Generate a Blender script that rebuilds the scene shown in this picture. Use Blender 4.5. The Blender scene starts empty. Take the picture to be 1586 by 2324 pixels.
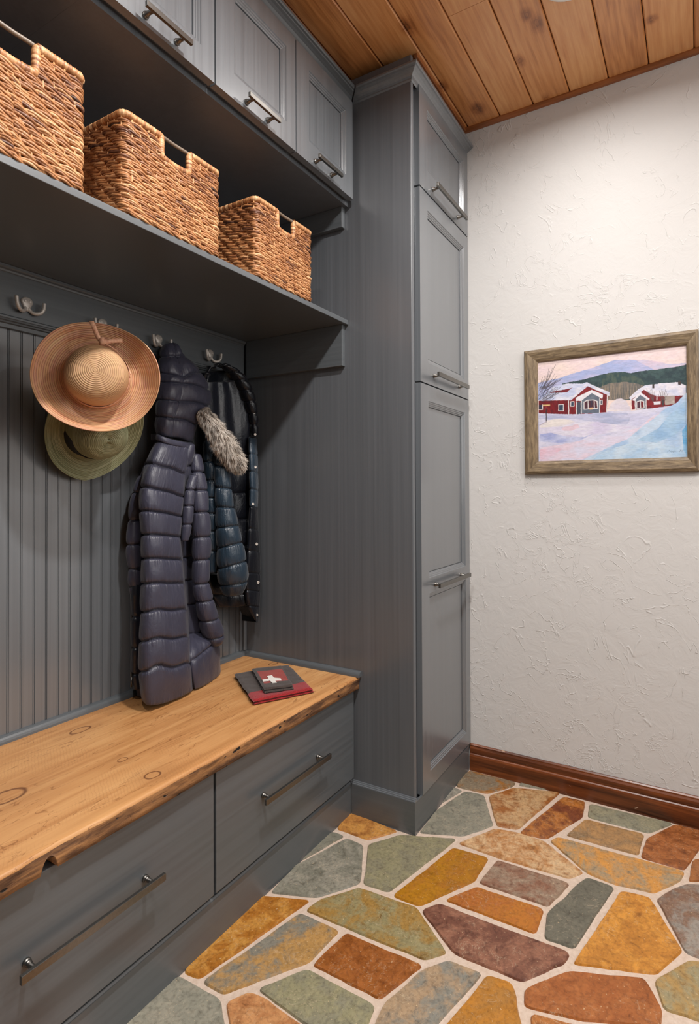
import bpy, bmesh, math, random
import numpy as np
from mathutils import Vector, Matrix, noise as mn
PI = math.pi
random.seed(7)
C = bpy.context.scene.collection
sc = bpy.context.scene

# ------------------------------------------------------------------ camera calibration (measured from the photograph)
CAM = Vector((-1.63833709, -1.47204676, 1.0795171))
RT = Vector((0.51831317, -0.85518185, -0.00393273))
UP = Vector((-0.00688784, -0.00877303, 0.99993779))
FW = Vector((0.85516315, 0.51825384, 0.01043754))
FPX, U0, V0 = 1292.6232, 798.5287, 1098.7394

def at(u, v, ax, val):
    """where the sight line through a point of the photo meets the plane x, y or z = val"""
    r = FW + RT * ((u - U0) / FPX) - UP * ((v - V0) / FPX)
    i = 'xyz'.index(ax)
    return CAM + r * ((val - CAM[i]) / r[i])

# main dimensions
W = 0.4944          # right wall
ZC = 2.488          # ceiling
ZB = 0.46           # bench top
ZS = 1.6535         # shelf top
YD = -0.49          # drawer faces
XL = -1.95          # left end of built-ins

# ------------------------------------------------------------------ objects
def props(o, label=None, cat=None, group=None, kind=None):
    if label: o['label'] = label
    if cat: o['category'] = cat
    if group: o['group'] = group
    if kind: o['kind'] = kind
    return o

def thing(name, loc, label, cat, group=None):
    o = bpy.data.objects.new(name, None); C.objects.link(o)
    o.location = loc; o.empty_display_size = 0.05
    return props(o, label, cat, group)

def worldloc(o):
    v = Vector((0, 0, 0))
    while o:
        v += Vector(o.location); o = o.parent
    return v

class MB:
    """mesh builder, world coordinates"""
    def __init__(s): s.v = []; s.f = []; s.m = []; s.sm = []; s.col = None; s.uv = None; s.cols = []
    def add(s, vs, fs, m=0, smooth=False, cols=None):
        b = len(s.v); s.v += [tuple(p) for p in vs]
        for f in fs: s.f.append(tuple(b + i for i in f)); s.m.append(m); s.sm.append(smooth)
        if cols is not None:
            while len(s.cols) < b: s.cols.append((1, 1, 1, 1))
            s.cols += list(cols)
        return b
    def box(s, x0, x1, y0, y1, z0, z1, m=0):
        x0, x1 = min(x0, x1), max(x0, x1); y0, y1 = min(y0, y1), max(y0, y1); z0, z1 = min(z0, z1), max(z0, z1)
        s.add([(x0,y0,z0),(x1,y0,z0),(x1,y1,z0),(x0,y1,z0),(x0,y0,z1),(x1,y0,z1),(x1,y1,z1),(x0,y1,z1)],
              [(0,3,2,1),(4,5,6,7),(0,1,5,4),(1,2,6,5),(2,3,7,6),(3,0,4,7)], m)
    def prism(s, prof, fn, a, b, m=0, smooth=False):
        """profile (closed list of 2D) extruded from a to b; fn(p,q,t)->xyz"""
        n = len(prof)
        vs = [fn(p, q, a) for p, q in prof] + [fn(p, q, b) for p, q in prof]
        fs = [(i, (i + 1) % n, n + (i + 1) % n, n + i) for i in range(n)]
        b0 = s.add(vs, fs, m, smooth)
        s.f.append(tuple(b0 + i for i in reversed(range(n)))); s.m.append(m); s.sm.append(False)
        s.f.append(tuple(b0 + n + i for i in range(n))); s.m.append(m); s.sm.append(False)
    def tube(s, pts, r, n=8, m=0, cap=True, cols=None, flat=1.0):
        pts = [Vector(p) for p in pts]; k = len(pts)
        rr = r if isinstance(r, (list, tuple)) else [r] * k
        vs = []; T0 = None; N = None; cc = []
        for i in range(k):
            T = (pts[min(i + 1, k - 1)] - pts[max(i - 1, 0)])
            T = T.normalized() if T.length > 1e-9 else Vector((0, 0, 1))
            if N is None:
                N = T.orthogonal().normalized()
            else:
                N = (N - T * N.dot(T)); N = N.normalized() if N.length > 1e-6 else T.orthogonal().normalized()
            B = T.cross(N)
            for j in range(n):
                a = 2 * PI * j / n
                vs.append(pts[i] + (N * math.cos(a) + B * math.sin(a) * flat) * rr[i])
                if cols is not None: cc.append(cols[i])
        fs = [(i*n+j, i*n+(j+1)%n, (i+1)*n+(j+1)%n, (i+1)*n+j) for i in range(k-1) for j in range(n)]
        b = s.add(vs, fs, m, True, cc if cols is not None else None)
        if cap:
            s.f.append(tuple(b + j for j in reversed(range(n)))); s.m.append(m); s.sm.append(True)
            s.f.append(tuple(b + (k-1)*n + j for j in range(n))); s.m.append(m); s.sm.append(True)
    def lathe(s, o, ax, prof, n=20, m=0):
        """prof: (distance along axis, radius)"""
        ax = Vector(ax).normalized(); N = ax.orthogonal().normalized(); B = ax.cross(N); o = Vector(o)
        vs = []
        for d, r in prof:
            for j in range(n):
                a = 2 * PI * j / n; vs.append(o + ax * d + (N * math.cos(a) + B * math.sin(a)) * max(r, 1e-5))
        k = len(prof)
        s.add(vs, [(i*n+j, i*n+(j+1)%n, (i+1)*n+(j+1)%n, (i+1)*n+j) for i in range(k-1) for j in range(n)], m, True)
    def grid(s, P, m=0, smooth=True, closed=False, cols=None, flip=False):
        """P: rows of points"""
        r, c = len(P), len(P[0]); fs = []
        for i in range(r - 1):
            for j in range(c if closed else c - 1):
                a, b_, c_, d = i*c+j, i*c+(j+1)%c, (i+1)*c+(j+1)%c, (i+1)*c+j
                fs.append((a, d, c_, b_) if flip else (a, b_, c_, d))
        s.add([p for row in P for p in row], fs, m, smooth, cols)
    def build(s, name, mats, parent=None, bevel=0, origin=None, recalc=True):
        L = worldloc(parent) if parent else (Vector(origin) if origin is not None else Vector((0, 0, 0)))
        if parent and origin is not None: L = Vector(origin)
        me = bpy.data.meshes.new(name)
        V = np.array(s.v, dtype=np.float64) - np.array(L)
        me.from_pydata(V.tolist(), [], s.f)
        if not isinstance(mats, (list, tuple)): mats = [mats]
        for m in mats: me.materials.append(m)
        me.polygons.foreach_set('material_index', s.m)
        me.polygons.foreach_set('use_smooth', s.sm)
        if s.cols:
            while len(s.cols) < len(s.v): s.cols.append((1, 1, 1, 1))
            a = me.color_attributes.new('Col', 'FLOAT_COLOR', 'POINT')
            a.data.foreach_set('color', np.array(s.cols, dtype=np.float32).ravel())
        if s.uv is not None:
            ul = me.uv_layers.new(name='UVMap')
            li = np.zeros(len(me.loops), dtype=np.int32); me.loops.foreach_get('vertex_index', li)
            ul.data.foreach_set('uv', np.array(s.uv, dtype=np.float32)[li].ravel())
        me.update()
        if recalc:
            bm = bmesh.new(); bm.from_mesh(me); bmesh.ops.recalc_face_normals(bm, faces=bm.faces); bm.to_mesh(me); bm.free()
        o = bpy.data.objects.new(name, me); C.objects.link(o)
        if parent:
            o.parent = parent
            o.location = (Vector(origin) - worldloc(parent)) if origin is not None else (0, 0, 0)
        else:
            o.location = L
        if bevel:
            bv = o.modifiers.new('bevel', 'BEVEL'); bv.width = bevel; bv.segments = 2
            bv.limit_method = 'ANGLE'; bv.angle_limit = math.radians(40); bv.harden_normals = False
        return o

def crspline(P, k, closed=False):
    """Catmull-Rom through P (np array), k samples per span"""
    P = np.array(P, float); n = len(P); out = []
    spans = n if closed else n - 1
    for i in range(spans):
        if closed: p0, p1, p2, p3 = P[(i-1) % n], P[i], P[(i+1) % n], P[(i+2) % n]
        else: p0, p1, p2, p3 = P[max(i-1, 0)], P[i], P[i+1], P[min(i+2, n-1)]
        for j in range(k):
            t = j / k
            out.append(0.5 * ((2*p1) + (-p0+p2)*t + (2*p0-5*p1+4*p2-p3)*t*t + (-p0+3*p1-3*p2+p3)*t**3))
    if not closed: out.append(P[-1])
    return np.array(out)

# ------------------------------------------------------------------ materials
def lin(c):
    if isinstance(c, str): c = tuple(int(c[i:i+2], 16) for i in (0, 2, 4))
    r = [((x/255)/12.92 if x/255 <= .04045 else ((x/255+.055)/1.055)**2.4) for x in c]
    return (r[0], r[1], r[2], 1)

class Mat:
    def __init__(s, name, rough=.5, metal=0, spec=.5):
        s.m = bpy.data.materials.new(name); s.m.use_nodes = True
        s.n = s.m.node_tree.nodes; s.l = s.m.node_tree.links
        s.b = s.n['Principled BSDF']; s.set('Roughness', rough); s.set('Metallic', metal)
        s.b.inputs['Specular IOR Level'].default_value = spec
        s.tc = None
    def set(s, k, v): s.b.inputs[k].default_value = v
    def N(s, t, **kw):
        x = s.n.new(t)
        for k, v in kw.items(): setattr(x, k, v)
        return x
    def I(s, node, k, v):
        if isinstance(v, bpy.types.NodeSocket): s.l.new(v, node.inputs[k])
        else: node.inputs[k].default_value = v
    def coord(s, out='Object', scale=(1, 1, 1), loc=(0, 0, 0), rot=(0, 0, 0)):
        if s.tc is None: s.tc = s.N('ShaderNodeTexCoord')
        mp = s.N('ShaderNodeMapping'); s.l.new(s.tc.outputs[out], mp.inputs[0])
        mp.inputs['Scale'].default_value = scale; mp.inputs['Location'].default_value = loc; mp.inputs['Rotation'].default_value = rot
        return mp.outputs[0]
    def noise(s, vec, scale=5, detail=4, rough=.55, dist=0, out='Fac'):
        x = s.N('ShaderNodeTexNoise'); s.I(x, 'Vector', vec); s.I(x, 'Scale', scale); s.I(x, 'Detail', detail)
        s.I(x, 'Roughness', rough); s.I(x, 'Distortion', dist); return x.outputs[out]
    def ramp(s, fac, stops, interp='LINEAR'):
        x = s.N('ShaderNodeValToRGB'); s.I(x, 'Fac', fac); e = x.color_ramp.elements; x.color_ramp.interpolation = interp
        while len(e) < len(stops): e.new(.5)
        for i, (p, c) in enumerate(stops):
            e[i].position = p; e[i].color = c if isinstance(c, tuple) and len(c) == 4 else (lin(c) if isinstance(c, (str, tuple)) else (c, c, c, 1))
        return x.outputs[0]
    def mix(s, fac, a, b, mode='MIX'):
        x = s.N('ShaderNodeMix', data_type='RGBA', blend_type=mode)
        s.I(x, 0, fac); s.I(x, 6, a); s.I(x, 7, b); return x.outputs[2]
    def math(s, op, a, b=0.0, c=None, clamp=False):
        x = s.N('ShaderNodeMath', operation=op); x.use_clamp = clamp; s.I(x, 0, a); s.I(x, 1, b)
        if c is not None: s.I(x, 2, c)
        return x.outputs[0]
    def vmath(s, op, a, b=(0, 0, 0), out=0):
        x = s.N('ShaderNodeVectorMath', operation=op); s.I(x, 0, a); s.I(x, 1, b); return x.outputs[out]
    def smooth(s, v, a, b, ta=0., tb=1.):
        x = s.N('ShaderNodeMapRange', interpolation_type='SMOOTHSTEP'); s.I(x, 0, v); s.I(x, 1, a); s.I(x, 2, b); s.I(x, 3, ta); s.I(x, 4, tb)
        return x.outputs[0]
    def color(s, v): s.I(s.b, 'Base Color', v)
    def bump(s, h, strength=.3, dist=.002):
        x = s.N('ShaderNodeBump'); s.I(x, 'Height', h); s.I(x, 'Strength', strength); s.I(x, 'Distance', dist)
        s.l.new(x.outputs[0], s.b.inputs['Normal']); return x
    def attr(s, name='Col', out='Color'):
        x = s.N('ShaderNodeAttribute'); x.attribute_name = name; return x.outputs[out]

def paint(name, horiz=False, base=(100, 104, 108), rough=.33, coat=.9):
    m = Mat(name, rough)
    sc_ = (1.2, 1.2, 110) if horiz else (110, 110, 1.2)
    g = m.noise(m.coord(scale=sc_), 1, 4, .6)
    g2 = m.noise(m.coord(scale=tuple(x * .25 for x in sc_)), 1, 3, .5)
    f = m.math('ADD', m.math('MULTIPLY', g, .6), m.math('MULTIPLY', g2, .4))
    c0 = lin(base); k = lambda q: tuple(min(1, x * q) for x in c0[:3]) + (1,)
    m.color(m.ramp(f, [(.3, k(.86)), (.5, k(1.0)), (.72, k(1.16))]))
    m.I(m.b, 'Roughness', m.smooth(g, .2, .8, rough - .05, rough + .1))
    m.bump(g, .05, .0004); m.b.inputs['Specular IOR Level'].default_value = .6; m.set('Coat Weight', coat); m.set('Coat Roughness', .22); m.set('Coat IOR', 1.7)
    return m.m
M = {}
M['pv'] = paint('grey_paint_vertical_brush'); M['ph'] = paint('grey_paint_horizontal_brush_shaded', True, (86, 90, 93), .38, .3); M['pv_shade'] = paint('grey_paint_vertical_brush_shaded', False, (92, 95, 99), .4, .3)  # one grey paint; last two darker and duller, shade put into the colour

def metal(name, c, rough):
    m = Mat(name, rough, 1.0); g = m.noise(m.coord(scale=(60, 60, 60)), 3, 3)
    m.color(m.mix(g, lin(c), lin(tuple(int(x*.8) for x in c))))
    if 'hook' in name: m.set('Metallic', .45)
    return m.m
M['nickel'] = metal('brushed_nickel', (138, 135, 130), .3)
M['pewter'] = metal('satin_nickel_hook', (222, 212, 202), .5)
m = Mat('dark_gap', .8); m.color(lin((14, 14, 14))); M['dark'] = m.m

def knot_mask(m, base, knots, world_off):
    """sum of soft rings round given knots. base: position socket; returns (core, ring, warp)"""
    ring = None; core = None
    for (kx, ky, rx, ry) in knots:
        d = m.vmath('LENGTH', m.vmath('MULTIPLY', m.vmath('SUBTRACT', base, (kx - world_off[0], ky - world_off[1], 0)), (1/rx, 1/ry, 0)), out=1)
        r_ = m.math('SUBTRACT', 1.0, m.smooth(m.math('ABSOLUTE', m.math('SUBTRACT', d, 1.0)), 0.0, .22), clamp=True)
        c_ = m.smooth(d, 1.0, 4.5, 1., 0.)
        ring = r_ if ring is None else m.math('MAXIMUM', ring, r_)
        core = c_ if core is None else m.math('MAXIMUM', core, c_)
    return core, ring

# plaster wall
m = Mat('white_trowelled_plaster', .75, spec=.3)
co = m.coord(); n1 = m.noise(co, 5.5, 3, .5, 1.6); n2 = m.noise(co, 2.2, 2, .5); n3 = m.noise(co, 16, 4, .6, .8); n4 = m.noise(co, 60, 3, .6)
ridge = m.math('SUBTRACT', 1.0, m.smooth(m.math('ABSOLUTE', m.math('SUBTRACT', n1, .5)), 0., .012), clamp=True)
ridge = m.math('MULTIPLY', ridge, m.smooth(n3, .45, .6))
ridge2 = m.math('MULTIPLY', m.math('SUBTRACT', 1.0, m.smooth(m.math('ABSOLUTE', m.math('SUBTRACT', n3, .53)), 0., .02), clamp=True), m.smooth(n2, .5, .62))
h = m.math('ADD', m.math('MULTIPLY', ridge, 1.0), m.math('MULTIPLY', ridge2, .6))
h = m.math('ADD', h, m.math('MULTIPLY', m.smooth(n3, .3, .7), .55)); h = m.math('ADD', h, m.math('MULTIPLY', n4, .12))
m.bump(h, .5, .0022); m.color(m.mix(n2, lin((203, 201, 198)), lin((209, 207, 205)))); M['plaster'] = m.m

# ceiling planks
def ceiling_mat():
    m = Mat('knotty_alder_ceiling', .33)
    p = m.attr('Col'); sep = m.N('ShaderNodeSeparateColor'); m.l.new(p, sep.inputs[0])
    pos = m.coord()
    offs = m.N('ShaderNodeCombineXYZ'); m.l.new(m.math('MULTIPLY', sep.outputs[0], 37.0), offs.inputs[0]); m.l.new(m.math('MULTIPLY', sep.outputs[1], 5.0), offs.inputs[2])
    pv = m.vmath('ADD', pos, offs.outputs[0])
    kn = []
    for (u, v, rx, ry) in [(1085, 246, .012, .008), (1004, 196, .010, .006), (923, 61, .012, .007), (1195, 34, .009, .006), (1218, 52, .014, .006), (1478, 44, .006, .006), (1240, 226, .011, .005), (1180, 138, .010, .005), (880, 150, .008, .004)]:
        q = at(u, v, 'z', ZC); kn.append((q.x, q.y, rx, ry))
    core, ring = knot_mask(m, pos, kn, (0, 0))
    w = m.noise(m.vmath('MULTIPLY', pv, (2.2, 7, 1)), 1.5, 3, .5, .6)
    g = m.noise(m.vmath('MULTIPLY', pv, (5, 130, 1)), 1, 4, .6, .3)
    # cathedral grain lines bending round the knots
    wv = m.N('ShaderNodeTexWave', wave_type='BANDS', bands_direction='Y', wave_profile='SIN')
    m.I(wv, 'Vector', m.vmath('ADD', m.vmath('MULTIPLY', pv, (.35, 1, 1)), (0, 0, 0))); m.I(wv, 'Scale', 14); m.I(wv, 'Distortion', 9); m.I(wv, 'Detail', 2); m.I(wv, 'Detail Scale', .8)
    f = m.math('ADD', m.math('MULTIPLY', g, .45), m.math('MULTIPLY', wv.outputs[1], .07)); f = m.math('ADD', f, m.math('MULTIPLY', w, .42))
    f = m.math('ADD', f, m.math('ADD', .07, m.math('MULTIPLY', m.math('SUBTRACT', sep.outputs[1], .5), .16)))
    f = m.math('SUBTRACT', f, m.math('MULTIPLY', core, m.math('MULTIPLY', m.noise(pos, 22, 3, .6, 1.2), .45)))
    c = m.ramp(f, [(.12, (100, 56, 28)), (.33, (168, 106, 58)), (.52, (206, 142, 86)), (.75, (224, 168, 112))])
    c = m.mix(m.math('MULTIPLY', ring, .45), c, lin((66, 36, 20)))
    m.color(c); m.bump(g, .08, .0008); m.I(m.b, 'Roughness', m.smooth(g, .2, .8, .28, .4))
    m.set('Coat Weight', .25); m.set('Coat Roughness', .22)
    return m.m
M['ceil'] = ceiling_mat()
m = Mat('alder_trim', .35); g = m.noise(m.coord(scale=(6, 6, 90)), 1, 4); m.color(m.ramp(g, [(.3, (116, 66, 34)), (.7, (164, 98, 54))])); M['ctrim'] = m.m

# stained baseboard
m = Mat('stained_baseboard_wood', .3)
g = m.noise(m.coord(scale=(60, 2.5, 60)), 1, 5, .65, .4); g2 = m.noise(m.coord(scale=(30, 30, 30)), 3, 3)
c = m.ramp(g, [(.28, (52, 24, 11)), (.5, (104, 54, 25)), (.72, (138, 76, 38))])
sp = m.smooth(m.noise(m.coord(scale=(1, .5, 1)), 70, 2, .5), .72, .78)
m.color(m.mix(m.math('MULTIPLY', sp, .8), c, lin((190, 160, 135)))); m.bump(g, .1, .0006); M['base'] = m.m

# bench slab
def bench_mat(kx):
    m = Mat('reclaimed_pine_top', .42)
    pos = m.coord()
    core, ring = knot_mask(m, m.vmath('ADD', pos, m.vmath('MULTIPLY', m.noise(pos, 60, 2, .5, out='Color'), (.006, .006, 0))), kx, (-.003, -.003))
    g = m.noise(m.coord(scale=(3, 60, 10)), 1, 5, .65, .5); w = m.noise(m.coord(scale=(1.3, 6, 1)), 1.6, 3, .5, .8)
    big = m.noise(m.coord(scale=(1, 2, 1)), 5, 3, .55)
    # band-saw marks: arcs across the grain
    wv = m.N('ShaderNodeTexWave', wave_type='BANDS', bands_direction='X'); m.I(wv, 'Vector', m.coord(rot=(0, 0, .5))); m.I(wv, 'Scale', 48); m.I(wv, 'Distortion', 3.5); m.I(wv, 'Detail', 2)
    saw = m.math('MULTIPLY', m.smooth(wv.outputs[1], .7, 1.), m.smooth(big, .5, .62))
    f = m.math('ADD', m.math('MULTIPLY', g, .5), m.math('MULTIPLY', w, .5))
    c = m.ramp(f, [(.25, (158, 104, 58)), (.45, (190, 136, 84)), (.6, (205, 154, 100)), (.8, (220, 176, 124))])
    # thin dark growth lines
    ln = m.math('SUBTRACT', 1.0, m.smooth(m.math('ABSOLUTE', m.math('SUBTRACT', m.noise(m.coord(scale=(1.6, 9, 1)), 2.3, 3, .55, 1.2), .52)), 0., .009), clamp=True)
    c = m.mix(m.math('MULTIPLY', ln, .6), c, lin((120, 70, 32)))
    c = m.mix(m.math('MULTIPLY', saw, .16), c, lin((140, 92, 52)))
    c = m.mix(m.math('MULTIPLY', core, .22), c, lin((150, 104, 64)))
    c = m.mix(m.math('MULTIPLY', ring, .85), c, lin((92, 50, 28)))
    m.color(c); m.bump(m.math('ADD', g, saw), .15, .0008); m.I(m.b, 'Roughness', m.smooth(g, .3, .7, .36, .5))
    return m.m
def edge_mat():
    m = Mat('weathered_slab_edge', .6)
    g = m.noise(m.coord(scale=(9, 60, 75)), 1, 5, .7, .3); b = m.noise(m.coord(scale=(7, 20, 28)), 1, 4, .65, .6)
    c = m.ramp(m.math('ADD', m.math('MULTIPLY', g, .45), m.math('MULTIPLY', b, .55)), [(.34, (52, 32, 20)), (.45, (104, 72, 48)), (.54, (150, 106, 66)), (.68, (196, 144, 92))])
    hole = m.smooth(m.noise(m.coord(scale=(46, 40, 75)), 1, 1, .4), .70, .74)
    c = m.mix(hole, c, lin((20, 12, 8)))
    m.color(c); m.bump(m.math('SUBTRACT', m.math('ADD', g, b), m.math('MULTIPLY', hole, 2.)), .7, .002)
    return m.m
KN = []
for (u, v, rx, ry) in [(182, 1657, .026, .014), (278, 1724, .012, .009), (346, 1759, .017, .014), (15, 1808, .036, .024), (620, 1506, .02, .012), (1, 1, .001, .001)]:
    q = at(u, v, 'z', ZB); KN.append((q.x, q.y, rx, ry))
M['bench'] = bench_mat(KN[:-1]); M['edge'] = edge_mat()

# slate
def slate_mat():
    m = Mat('flagstone_slate', .45)
    A = m.attr('Col'); B = m.attr('ColB'); k = m.attr('ColB', 'Alpha')
    co = m.coord(scale=(1, 1, .1))
    n = m.noise(co, 9, 6, .62, 1.4); n2 = m.noise(co, 34, 5, .7, .6); n3 = m.noise(co, 120, 3, .6)
    f = m.smooth(m.math('ADD', m.math('MULTIPLY', n, .66), m.math('MULTIPLY', n2, .34)), .41, .58)
    f = m.math('MULTIPLY', f, k)
    c = m.mix(f, A, B)
    c = m.mix(m.smooth(n2, .4, .75), c, m.mix(1.0, c, (1.18, 1.16, 1.12, 1), 'MULTIPLY'))
    c = m.mix(m.smooth(n2, .46, .22), c, m.mix(1.0, c, (.48, .43, .40, 1), 'MULTIPLY'))
    c = m.mix(m.smooth(n3, .56, .34, 0., .5), c, m.mix(1.0, c, (.55, .52, .5, 1), 'MULTIPLY'))
    vein = m.math('SUBTRACT', 1.0, m.smooth(m.math('ABSOLUTE', m.math('SUBTRACT', m.noise(co, 13, 4, .6, 2.2), .5)), 0., .012), clamp=True)
    c = m.mix(m.math('MULTIPLY', vein, m.math('MULTIPLY', m.smooth(n, .45, .6), .45)), c, lin((190, 172, 145)))
    spk = m.smooth(m.noise(co, 170, 2, .5), .68, .74)
    c = m.mix(m.math('MULTIPLY', spk, .5), c, lin((216, 190, 150)))
    m.color(c); m.bump(m.math('ADD', m.math('ADD', n2, m.math('MULTIPLY', n3, .5)), m.math('MULTIPLY', n, 1.6)), .5, .0022)
    m.I(m.b, 'Roughness', m.smooth(n2, .3, .7, .36, .56))
    return m.m
M['slate'] = slate_mat()
m = Mat('floor_grout', .85); n = m.noise(m.coord(), 90, 4, .7); n2 = m.noise(m.coord(), 6, 3)
m.color(m.mix(n2, m.ramp(n, [(.3, (178, 158, 142)), (.7, (218, 203, 190))]), lin((196, 172, 152)))); m.bump(n, .5, .0015); M['grout'] = m.m

# woven strands
m = Mat('woven_seagrass', .45, spec=.45)
co = m.coord(); st = m.noise(m.coord(scale=(1, 1, 1)), 240, 3, .6, .5)
m.color(m.mix(m.smooth(st, .3, .7), m.attr(), m.mix(1., m.attr(), (1.35, 1.3, 1.25, 1), 'MULTIPLY'))); m.bump(st, .5, .001); M['weave'] = m.m
m = Mat('basket_rod', .4); m.color(m.ramp(m.noise(m.coord(scale=(4, 60, 60)), 1, 3), [(.3, (92, 78, 66)), (.7, (150, 132, 112))])); M['rod'] = m.m

# straw hats
def hat_mat(name, base, cols, period, bumpd, hi):
    m = Mat(name, .55, spec=.35)
    s = m.N('ShaderNodeSeparateColor'); m.l.new(m.attr(), s.inputs[0]); r = m.math('DIVIDE', s.outputs[2], 3.)
    def cyl(rs, ts):   # noise on (ring, angle) without a seam
        x = m.N('ShaderNodeCombineXYZ'); m.l.new(m.math('MULTIPLY', r, rs), x.inputs[0])
        m.l.new(m.math('MULTIPLY', m.math('MULTIPLY_ADD', s.outputs[0], 2., -1.), ts), x.inputs[1]); m.l.new(m.math('MULTIPLY', m.math('MULTIPLY_ADD', s.outputs[1], 2., -1.), ts), x.inputs[2]); return x.outputs[0]
    ringn = m.noise(cyl(1/period * .9, .9), 1, 2, .6)
    big = m.noise(cyl(14, .8), 1, 3, .5)
    f = m.math('ADD', m.math('MULTIPLY', ringn, .62), m.math('MULTIPLY', big, .38))
    c = m.ramp(f, [(.36 + i * .28 / (len(cols) - 1), q) for i, q in enumerate(cols)])
    if 'peach' in name: c = m.mix(m.smooth(r, .105, .125, .65, 0.), c, lin((196, 160, 118)))
    w = m.math('ABSOLUTE', m.math('SINE', m.math('MULTIPLY', r, PI / period)))
    c = m.mix(m.smooth(w, 0.42, .05, 0., .8), c, m.mix(1., c, (.38, .28, .24, 1), 'MULTIPLY'))
    br = m.noise(cyl(1/period * 2.5, 110), 1, 2, .5)
    c = m.mix(m.smooth(br, .35, .65, 0, .35), c, m.mix(1., c, hi, 'MULTIPLY'))
    m.color(c); m.bump(m.math('ADD', w, m.math('MULTIPLY', br, .35)), .8, bumpd)
    return m.m
M['hat1'] = hat_mat('peach_striped_straw', None, [(176, 116, 98), (202, 142, 104), (210, 166, 122), (200, 144, 120), (216, 178, 136)], .0052, .0012, (1.12, 1.1, 1.05, 1))
M['hat2'] = hat_mat('olive_green_straw', None, [(106, 108, 76), (130, 131, 98), (145, 146, 114), (164, 164, 132)], .0040, .0009, (1.25, 1.25, 1.2, 1))
m = Mat('peach_ribbon', .6); m.color(m.ramp(m.noise(m.coord(scale=(1, 1, 1)), 160, 2), [(.3, (198, 140, 112)), (.7, (226, 178, 144))])); M['ribbon'] = m.m
m = Mat('navy_hat_band', .7); m.color(lin((16, 18, 30))); M['navyband'] = m.m

# fabrics
def fabric(name, c, rough, sheen, bump=.25, spec=.5):
    m = Mat(name, rough, spec=spec); co = m.coord()
    n = m.noise(co, 28, 4, .6, 1.5); n2 = m.noise(m.coord(scale=(1, 1, .25)), 90, 3, .6); n3 = m.noise(co, 900, 1)
    c0 = lin(c)
    m.color(m.mix(n, tuple(x*.85 for x in c0[:3]) + (1,), tuple(x*1.15 for x in c0[:3]) + (1,)))
    m.set('Sheen Weight', sheen); m.set('Sheen Roughness', .4)
    m.bump(m.math('ADD', m.math('MULTIPLY', n2, .7), m.math('ADD', m.math('MULTIPLY', n, 1.2), m.math('MULTIPLY', n3, .08))), bump, .003)
    return m.m
M['coat'] = fabric('dusky_purple_nylon', (58, 58, 73), .40, .1, .35)
M['lining'] = fabric('black_nylon_lining', (24, 27, 37), .34, .1, .4)
M['teal'] = fabric('navy_teal_satin_nylon', (34, 50, 64), .33, .2, .45, .6)
M['navy'] = fabric('navy_black_nylon', (13, 16, 24), .33, .1, .4, .5)
m = Mat('grey_fake_fur', .8, spec=.2); m.color(m.attr()); m.set('Sheen Weight', .3); M['fur'] = m.m
def wool(name, a, b):
    m = Mat(name, .95, spec=.1); n = m.noise(m.coord(), 420, 3, .7); w = m.noise(m.coord(scale=(1, 1, 1)), 40, 2)
    m.color(m.ramp(n, [(.35, a), (.68, b)])); m.bump(n, .7, .0015); m.set('Sheen Weight', .3); return m.m
M['woolb'] = wool('brown_wool', (40, 32, 29), (78, 64, 58)); M['woolr'] = wool('red_wool', (104, 16, 22), (176, 36, 40))
M['woolr2'] = wool('brick_red_wool', (120, 30, 22), (168, 52, 40)); M['white'] = wool('white_wool', (214, 208, 200), (240, 236, 230))

m = Mat('weathered_frame_wood', .5)
g = m.noise(m.coord(scale=(20, 20, 150)), 1, 5, .7, .4); g2 = m.noise(m.coord(scale=(20, 150, 20)), 1, 5, .7, .4)
geo = m.attr('Col', 'Fac'); gg = m.mix(m.attr('Col'), g2, g)
m.color(m.ramp(gg, [(.3, (72, 58, 42)), (.5, (116, 98, 74)), (.7, (150, 130, 100))])); m.bump(gg, .35, .0012); M['frame'] = m.m
m = Mat('oil_paint_on_canvas', .42); cn = m.noise(m.coord(), 160, 3, .6)
m.color(m.attr()); m.bump(cn, .25, .001); M['canvas'] = m.m

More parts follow.
